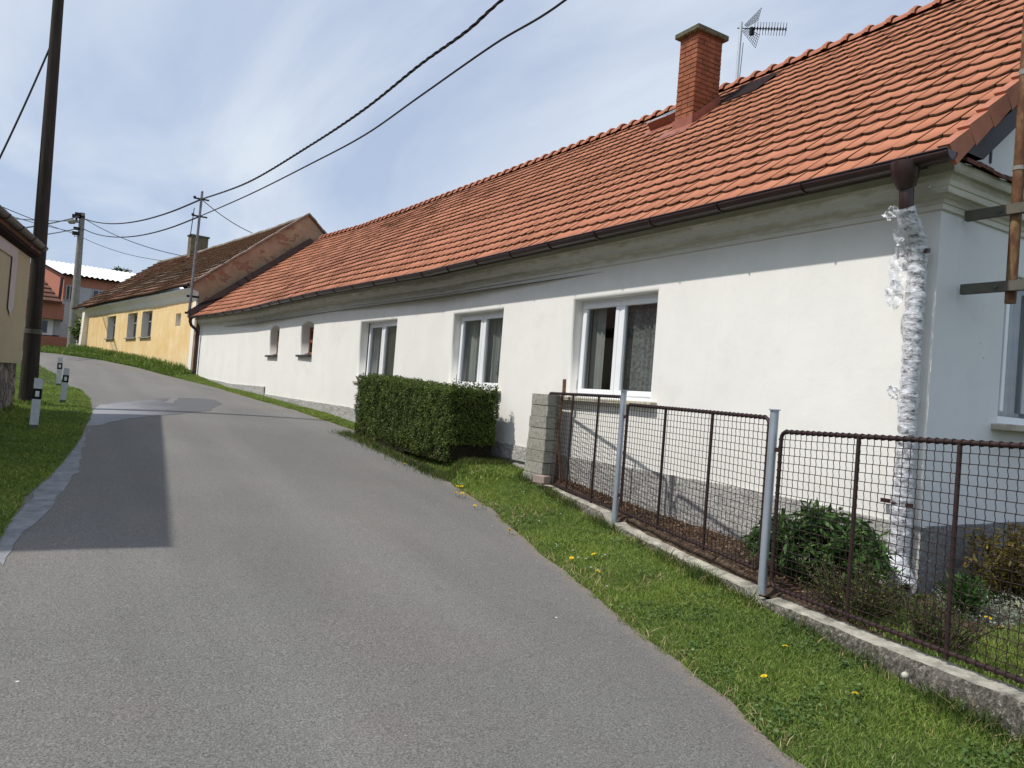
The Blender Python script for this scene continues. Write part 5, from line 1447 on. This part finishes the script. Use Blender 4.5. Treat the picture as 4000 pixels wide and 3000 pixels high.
for _ in range(5200):
    y = random.uniform(2.35, 3.1); x = random.uniform(5.25, 6.9)
    cxx = (x-5.95)/.85; cyy = (y-2.72)/.36
    if cxx*cxx+cyy*cyy > 1+.4*noise.noise(Vector((x*4, y*4, 0))): continue
    P.append((x, y, T(x, y)+.02+random.random()*.10*(1.1-cxx*cxx))); Nn.append((0, 0, 1))
leaves('silver_groundcover', P, Nn, .028, M['silver'], 3, jitter=.9, kind='stuff', label='silvery grey ground cover along the gable plinth', cat='ground cover')
# weeds at stone base
P = []
for _ in range(1400):
    s = random.uniform(-.1, 6); o = abs(random.gauss(0, .06)); q = Vector(lpt(s, 0, o-.05)); P.append((q.x, q.y, T(q.x, q.y)))
for _ in range(500): P.append((wx+random.gauss(0, .15), wy+random.gauss(0, .15)-.05, T(wx, wy)))
blades('wall_foot_weeds', np.array(P), .09, .012, M['tallgrass'], lean=.7, kind='stuff', label='dark weeds along the stone base of the beige house', cat='weeds')
P = []; Nn = []; random.seed(62)
for _ in range(5200):
    y = random.uniform(3.4, 7.6); f = random.random(); x = FX(y)+.12+(5.52-FX(y)-.12)*f
    P.append((x, y, T(x, y)+random.uniform(.01, .035))); Nn.append((0, 0, 1))
leaves('leaf_litter', P, Nn, .035, M['litter'], 2.2, jitter=.5, kind='stuff', label='brown dead leaf litter on the garden soil behind the fence', cat='leaf litter')
P = []; Nn = []; random.seed(61); Q = []
while len(P) < 4200:
    y = .9+7.3*random.random()**1.3; a, b = edge_x(y)+.03, XV(y); x = random.uniform(a, b)
    if noise.noise(Vector((x*2.2, y*2.2, 9)))+noise.noise(Vector((x*7, y*7, 3)))*.5 < .12: continue
    for _ in range(5):
        P.append((x+random.gauss(0, .018), y+random.gauss(0, .018), T(x, y)+random.uniform(.008, .032))); Nn.append((0, 0, 1))
leaves('clover_and_weeds', P, Nn, .022, M['weedleaf'], 1.3, jitter=.35, kind='stuff', label='patches of clover and broad leaved weeds in the near verge', cat='weeds')
while len(Q) < 1100:
    y = random.uniform(.9, 8.2); a, b = edge_x(y), XV(y); x = random.uniform(a, b)
    near = min(x-a, b-x)
    if near > .12 and noise.noise(Vector((x*1.7, y*1.7, 20))) < .28: continue
    Q.append((x, y, T(x, y)+.004))
blades('dry_straw', np.array(Q), .05, .0045, M['straw'], lean=1.6, kind='stuff', label='dry straw coloured stalks lying in the verge grass', cat='straw')
# dandelions and daisies
def flower(nm, white=False):
    e = empty(nm, (0, 0, 0)); mb = MB(); h = .05 if not white else .045
    mb.tube([(0, 0, 0), (.004, 0, h)], .0018, 5); obj('stalk', mb, M['stem'], e)
    mb = MB(); R_ = .019 if not white else .010
    n = 16
    for lay, (r_, z_) in enumerate(((1., 0.), (.72, .003), (.42, .005))):
        vs = [(.004, 0, h+z_)]; fs = []
        for k in range(n*2):
            a = math.pi*k/n+lay*.3; r2 = R_*r_*(1 if k % 2 else .78); vs.append((.004+math.cos(a)*r2, math.sin(a)*r2, h+z_+.003-(.003 if k % 2 else 0)))
        for k in range(n*2): fs.append((0, k+1, (k+1) % (n*2)+1))
        mb.add(vs, fs)
    mb.tube([(.004, 0, h-.007), (.004, 0, h+.001)], [.003, .008], 8, m=1)
    obj('bloom', mb, [M['daisy'] if white else M['dandelion'], M['stem']], e); return e
R4 = lambda x, y: (1400+x/2.074, 1700+y/2.074); R3b = lambda x, y: (2800+x/1.8433, 2200+y/1.8433)
def vmarch(px, py, off=.05):
    r = ray(px, py); t = 1.
    while t < 60:
        if r.z*t+H < T(r.x*t, r.y*t)+off: break
        t += .005
    return Vector((r.x*t, r.y*t, T(r.x*t, r.y*t)))
DN = [((365, 232), 'alone at the road edge below the hedge'), ((798, 415), 'pale, leftmost of the upper pair of the roadside cluster'), ((840, 418), 'right one of the upper pair of the roadside cluster'), ((794, 472), 'leftmost of the lower row of the roadside cluster'), ((820, 484), 'second from the left in the lower row of the roadside cluster'), ((840, 470), 'third from the left in the lower row of the roadside cluster'), ((862, 483), 'rightmost of the roadside cluster'), ((943, 572), 'left one of the pair just below the roadside cluster'), ((1010, 568), 'right one of the pair just below the roadside cluster'), ((1225, 772), 'small and dim, mid verge near the road edge'), ((1740, 994), 'left one of three in the middle of the verge'), ((1920, 970), 'largest bloom in the middle of the verge'), ((1918, 1106), 'lowest of three in the middle of the verge')]
fl = flower('dandelion'); first = True
def put(proto, p, lab, cat, grp, first, sc_=1.):
    o = proto if first else copy_tree(proto); o.location = p; o.rotation_euler = (random.uniform(-.3, .3), random.uniform(-.3, .3), random.uniform(0, 6)); o.scale = (sc_,)*3
    setp(o, lab, cat, grp)
random.seed(17)
for (q, l) in DN: put(fl, vmarch(*R4(*q)), 'yellow dandelion, '+l, 'dandelion', 'dandelions in the grass', first, 1.15); first = False
for (q, l) in [((495, 603), 'alone on the near verge below the galvanised post'), ((365, 812), 'near the road edge on the near verge'), ((1003, 945), 'small orange one lowest on the near verge')]:
    put(fl, vmarch(*R3b(*q)), 'yellow dandelion, '+l, 'dandelion', 'dandelions in the grass', False)
for (q, l) in [((892, 230), 'behind the fence right of the second post'), ((1808, 332), 'small one in the garden beyond the near fence bar'), ((1940, 405), 'in the garden grass, middle of the right group'), ((2052, 485), 'wide and nearest in the garden grass'), ((2152, 318), 'big upright one in the garden at the right edge')]:
    put(fl, vmarch(*R3b(*q)), 'yellow dandelion, '+l, 'dandelion', 'dandelions in the garden', False, 1.3)
dz = flower('daisy', True); first = True
for q in [(945, 288), (838, 388), (1295, 692), (1460, 690), (1583, 873), (1745, 930), (1793, 984), (1842, 996), (1890, 1064), (1327, 655), (1625, 632), (2010, 966), (2022, 1224), (1927, 1083)]:
    put(dz, vmarch(*R4(*q)), 'tiny white daisy dotted in the green verge', 'daisy', 'daisies in the verge', first); first = False
# seed head
mb = MB(); p = vmarch(*R3b(1350, 880)); mb.tube([p, p+Vector((0, 0, .09))], .002, 5, m=1); mb.sphere(p+Vector((0, 0, .10)), .018, seg=10, rings=7)
obj('seed_head', mb, [simple('grey_seed_fluff', (.5,.48,.42), (.4,.38,.33), 80), M['stem']], origin=p, label='round grey dandelion seed head near the curb', cat='seed head')
# ================================================================== FAR BACKGROUND
# salmon and grey two-storey building
RB = Vector((.95, 58, 0)); fdv = Vector((1, .16, 0)).normalized(); sdv = Vector((-.19, 1, 0)).normalized(); RNv = Vector((.16, -1, 0)).normalized()
rh = empty('apartment_house', (RB.x, RB.y, 2.6), label='salmon and grey two-storey building with a white corrugated roof in the distance', cat='building')
def rpt(a, z, o=0): p = RB+fdv*a+RNv*o; return Vector((p.x, p.y, z))
def rpx(px, py, o=0): p = atplane(px, py, RB+RNv*o, RNv); return ((p-RB).dot(fdv), p.z)
mb = MB(); fw = 9.0; ztop = aty(250, 1072, 58).z
mb.quad(rpt(0, 2.4), rpt(fw, 2.4), rpt(fw, ztop), rpt(0, ztop), 1)
_, zsal = rpx(340, 1118); mb.quad(rpt(0, zsal-.1, .03), rpt(fw, zsal-.1-.0, .03), rpt(fw, ztop, .03), rpt(0, ztop, .03), 0)
mb.quad(rpt(0, 2.4), rpt(0, ztop), rpt(0, ztop)+sdv*8, rpt(0, 2.4)+sdv*8, 0)
mb.quad(rpt(0, ztop, .031), rpt(.32, ztop, .031), rpt(.32, 5.9, .031), rpt(0, 5.9, .031), 0)
zg = ztop+1.6; mb.add([rpt(0, ztop), rpt(0, ztop)+sdv*8, rpt(0, zg)+sdv*8], [(0, 1, 2)], 0)
mb.quad(rpt(-9, 2.4)+sdv*8.1, rpt(fw, 2.4)+sdv*8.1, rpt(fw, zg)+sdv*8.1, rpt(-9, zg-.6)+sdv*8.1, 0)
obj('wall', mb, [M['wred'], M['wgrey']], rh)
mb = MB(); N = 60; vs = []
for i in range(N+1):
    a = -.2+(fw+.4)*i/N; w = .06*math.sin(i*math.pi/1.)*0+(.05 if i % 2 else -.05)
    vs += [rpt(a, ztop+.05+w, .35), rpt(a, zg+.1+w, 0)+sdv*8.2]
mb.add(vs, [(2*i, 2*i+2, 2*i+3, 2*i+1) for i in range(N)])
vs2 = [v-Vector((0, 0, .12)) for v in vs]; mb.add(vs2, [(2*i, 2*i+1, 2*i+3, 2*i+2) for i in range(N)], 1)
obj('roof', mb, [M['wroof'], M['lead']], rh)
for (x0_, x1_, y0_, y1_) in ((258, 286, 1112, 1176), (362, 405, 1130, 1185), (395, 420, 1140, 1190)):
    a0, zt0_ = rpx(x0_, y0_); a1, zb0_ = rpx(x1_, y1_)
    mb = MB(); o = .06
    mb.quad(rpt(a0, zb0_, o), rpt(a1, zb0_, o), rpt(a1, zt0_, o), rpt(a0, zt0_, o)); mb.quad(rpt(a0, zb0_, 0), rpt(a0, zb0_, o), rpt(a0, zt0_, o), rpt(a0, zt0_, 0))
    w = obj('window', mb, M['ywin'], rh)
    mb = MB(); e_ = .08; am = (a0+a1)/2
    for p_, q_ in ((a0+e_, am-.04), (am+.04, a1-e_)): mb.quad(rpt(p_, zb0_+e_, o+.01), rpt(q_, zb0_+e_, o+.01), rpt(q_, zt0_-e_, o+.01), rpt(p_, zt0_-e_, o+.01))
    obj('pane', mb, M['darkgl'], w)
mb = MB(); a0, z0_ = rpx(252, 1085); a1, z1_ = rpx(238, 1178); mb.tube([rpt(a0-.15, z0_, .12), rpt(a0-.2, z1_, .12)], .09, 8); obj('downpipe', mb, M['gutter'], rh)
# projecting annex with small tiled roof
ax = aty(250, 1250, 54)
ah = empty('annex_house', (ax.x-2, 54, 2.5), label='low salmon annex with a small brown tiled roof left of the concrete pole', cat='building')
def yq(px, py, y=54.): return aty(px, py, y)
mb = MB(); xr_ = yq(250, 1220).x; zt_a = yq(235, 1185).z; zb_a = yq(250, 1250).z; z2 = yq(260, 1312).z; z3 = yq(265, 1368).z
mb.box(((xr_-7)/2, 55.5, (zt_a+zb_a)/2), (xr_+7, 3, zt_a-zb_a), m=0)
mb.box(((xr_+.35-7)/2, 55.9, (z2+z3-.3)/2), (xr_+.35+7, 3.4, z2-z3+.1), m=0)
mb.box(((xr_-7)/2, 56.2, (zb_a+z2)/2), (xr_+7-.2, 3, zb_a-z2), m=1)
obj('wall', mb, [M['wred'], M['wgrey']], ah)
mb = MB(); r0 = yq(243, 1183, 53.7); r1 = yq(150, 1165, 53.7); r2 = yq(175, 1110, 57)
rows_ = 7
A_, B_ = Vector((r0.x, 53.7, r0.z)), Vector((-8, 53.7, r0.z)); C_ = Vector((r0.x-1.4, 56, r0.z+1.9)); D_ = Vector((-8, 56, r0.z+1.9))
for k in range(rows_):
    a = A_.lerp(C_, k/rows_); b = B_.lerp(D_, k/rows_); c = B_.lerp(D_, (k+1)/rows_); d = A_.lerp(C_, (k+1)/rows_); u_ = Vector((0, -.03, .07))
    mb.add([a+u_, b+u_, c, d, a-Vector((0, 0, .05)), b-Vector((0, 0, .05))], [(0, 3, 2, 1), (4, 0, 1, 5)])
mb.add([A_, C_, A_+Vector((0, 5, 0))], [(0, 1, 2)])
obj('roof', mb, M['lroof'], ah)
mb = MB(); a = yq(162, 1243, 54.6); b = yq(204, 1310, 54.6)
mb.quad((a.x-1.5, 54.66, b.z), (b.x, 54.66, b.z), (b.x, 54.66, a.z), (a.x-1.5, 54.66, a.z)); w = obj('window', mb, M['pvc'], ah)
mb = MB(); e_ = .12; mb.quad((b.x-.6, 54.64, b.z+e_), (b.x-.3, 54.64, b.z+e_), (b.x-.3, 54.64, a.z-e_), (b.x-.6, 54.64, a.z-e_)); obj('pane', mb, M['darkgl'], w)
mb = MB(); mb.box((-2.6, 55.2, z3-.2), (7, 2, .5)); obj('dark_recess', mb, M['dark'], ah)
# small pine behind and bush by pole
def tree(name, base, h, crown, n, size, label, cat, seed, layers=5):
    random.seed(seed); e = empty(name, base, label=label, cat=cat); b = Vector(base); mb = MB()
    mb.tube([b, b+Vector((.1, 0, h*.5)), b+Vector((0, 0, h))], [.16, .1, .03], 8)
    P = []; Nn = []
    for k in range(layers*5):
        z = h*(crown+(1-crown)*random.random()); r_ = (1.25*(1-(z/h))+.35)*h*.16*random.uniform(.7, 1.4); a = random.uniform(0, 6.28)
        t = b+Vector((math.cos(a)*r_, math.sin(a)*r_, z+.15)); s_ = b+Vector((0, 0, z-.1)); mb.tube([s_, t], [.04, .012], 5)
        for _ in range(n//(layers*5)):
            f = random.uniform(.35, 1.1); p = s_.lerp(t, f)+Vector((random.gauss(0, .16), random.gauss(0, .16), random.gauss(0, .08))); P.append(tuple(p)); Nn.append((0, 0, 1))
    obj('trunk', mb, M['bark'], e); leaves('crown', P, Nn, size, M['pine'], 2.2, parent=e, jitter=.8)
pb_ = aty(482, 1085, 75)
tree('pine_tree', (pb_.x, 75, 2.8), aty(478, 1058, 75).z-2.8, .72, 1600, .22, 'small layered pine top showing above the white corrugated roof', 'tree', 3)
q = aty(318, 1358, 47); bush('pale_shrub', (q.x+.15, 47, T(q.x, 47)), (.8, .6, 2.2), 900, .16, 1.6, M['tallgrass'], 'thin leafy shrub between the concrete pole and the yellow house', 'shrub', 22, 0, 10)
# unseen houses added past the bend and behind the beige house for window reflections
def plain_house(x0, x1, y0, y1, z0, zt, ridge, label):
    e = empty('reflection_house', ((x0+x1)/2, (y0+y1)/2, z0), label=label, cat='house')
    mb = MB(); mb.box(((x0+x1)/2, (y0+y1)/2, (z0+zt)/2), (x1-x0, y1-y0, zt-z0)); xm = (x0+x1)/2
    mb.add([(x0, y0, zt), (x1, y0, zt), (xm, y0, ridge)], [(0, 1, 2)]); mb.add([(x0, y1, zt), (x1, y1, zt), (xm, y1, ridge)], [(2, 1, 0)]); obj('wall', mb, M['lplaster'], e)
    mb = MB()
    for xa in (x0-.3, x1+.3):
        a, b = (xa, y0-.2, zt-.1), (xa, y1+.2, zt-.1); c, d = (xm, y1+.2, ridge+.12), (xm, y0-.2, ridge+.12)
        mb.add([a, b, c, d, (a[0], a[1], a[2]-.1), (b[0], b[1], b[2]-.1), (c[0], c[1], c[2]-.1), (d[0], d[1], d[2]-.1)], [(0, 1, 2, 3), (4, 7, 6, 5), (0, 4, 5, 1), (1, 5, 6, 2), (0, 3, 7, 4)])
    obj('roof', mb, M['lroof'], e)
plain_house(-13, -4.9, 16.5, 26, .8, 4.6, 8.2, 'added beige house, out of view behind the left corner house, for the reflection in the nearest window')
plain_house(-13, -3.6, 39.5, 50, 2.2, 6.2, 9.8, 'added beige house past the bend, hidden behind the left corner house, for the window reflections')
# ================================================================== LIGHT, SKY, CAMERA
sv = Vector((-1, .2, 1.4)).normalized()
sun = bpy.data.lights.new('sun', 'SUN'); sun.energy = 4.0; sun.angle = math.radians(1.0); sun.color = (1, .95, .88)
so = bpy.data.objects.new('sun', sun); COL.objects.link(so); so.rotation_euler = sv.to_track_quat('Z', 'Y').to_euler()
w = bpy.data.worlds.new('World'); sc.world = w; w.use_nodes = True; nt = w.node_tree; bg = nt.nodes['Background']
sky = nt.nodes.new('ShaderNodeTexSky'); sky.sky_type = 'NISHITA'; sky.sun_disc = False
sky.sun_elevation = math.asin(sv.z); sky.sun_rotation = math.atan2(sv.x, sv.y); sky.air_density = 1.0; sky.dust_density = 1.2; sky.ozone_density = 1.2
tc = nt.nodes.new('ShaderNodeTexCoord'); sp = nt.nodes.new('ShaderNodeSeparateXYZ'); nt.links.new(tc.outputs['Generated'], sp.inputs[0])
def mth(op, a, b):
    m = nt.nodes.new('ShaderNodeMath'); m.operation = op
    for i, v in enumerate((a, b)):
        if hasattr(v, 'links'): nt.links.new(v, m.inputs[i])
        else: m.inputs[i].default_value = v
    return m.outputs[0]
zz = mth('ADD', mth('MAXIMUM', sp.outputs[2], 0), .12)
cb_ = nt.nodes.new('ShaderNodeCombineXYZ'); nt.links.new(mth('DIVIDE', sp.outputs[0], zz), cb_.inputs[0]); nt.links.new(mth('DIVIDE', sp.outputs[1], zz), cb_.inputs[1])
mp = nt.nodes.new('ShaderNodeMapping'); mp.inputs['Scale'].default_value = (1.25, .42, 1); mp.inputs['Rotation'].default_value = (0, 0, .55); mp.inputs['Location'].default_value = (3.1, 1.7, 0); nt.links.new(cb_.outputs[0], mp.inputs[0])
n1 = nt.nodes.new('ShaderNodeTexNoise'); n1.inputs['Scale'].default_value = 1.15; n1.inputs['Detail'].default_value = 7; n1.inputs['Roughness'].default_value = .52; n1.inputs['Distortion'].default_value = .5; nt.links.new(mp.outputs[0], n1.inputs['Vector'])
rp = nt.nodes.new('ShaderNodeValToRGB'); rp.color_ramp.elements[0].position = .38; rp.color_ramp.elements[0].color = (.0,.0,.0,1); rp.color_ramp.elements[1].position = .63; rp.color_ramp.elements[1].color = (.9,.9,.9,1)
nt.links.new(n1.outputs[0], rp.inputs[0])
mxw = nt.nodes.new('ShaderNodeMix'); mxw.data_type = 'RGBA'; nt.links.new(rp.outputs[0], mxw.inputs[0]); base_ = nt.nodes.new('ShaderNodeMix'); base_.data_type = 'RGBA'; base_.inputs[0].default_value = .72; nt.links.new(sky.outputs[0], base_.inputs[6]); base_.inputs[7].default_value = (4.5, 5.35, 7.0, 1)
nt.links.new(base_.outputs[2], mxw.inputs[6]); mxw.inputs[7].default_value = (6.3, 6.9, 7.7, 1)
nt.links.new(mxw.outputs[2], bg.inputs[0]); bg.inputs[1].default_value = .12
cam = bpy.data.cameras.new('camera'); co = bpy.data.objects.new('camera', cam); COL.objects.link(co); sc.camera = co
cam.sensor_width = 36; cam.lens = 27; cam.clip_end = 1500; cam.clip_start = .05
R0 = Vector((math.cos(YAW), -math.sin(YAW), 0)); F0 = Vector((math.sin(YAW)*math.cos(PIT), math.cos(YAW)*math.cos(PIT), math.sin(PIT))); U0 = R0.cross(F0)
rr_ = R0*math.cos(ROLL)+U0*math.sin(ROLL); uu_ = -R0*math.sin(ROLL)+U0*math.cos(ROLL)
co.matrix_world = Matrix(((rr_.x, uu_.x, -F0.x, 0), (rr_.y, uu_.y, -F0.y, 0), (rr_.z, uu_.z, -F0.z, H), (0, 0, 0, 1)))
sc.render.resolution_x = 1024; sc.render.resolution_y = 768
sc.view_settings.view_transform = 'Standard'; sc.view_settings.look = 'None'; sc.view_settings.exposure = 0; sc.view_settings.gamma = 1
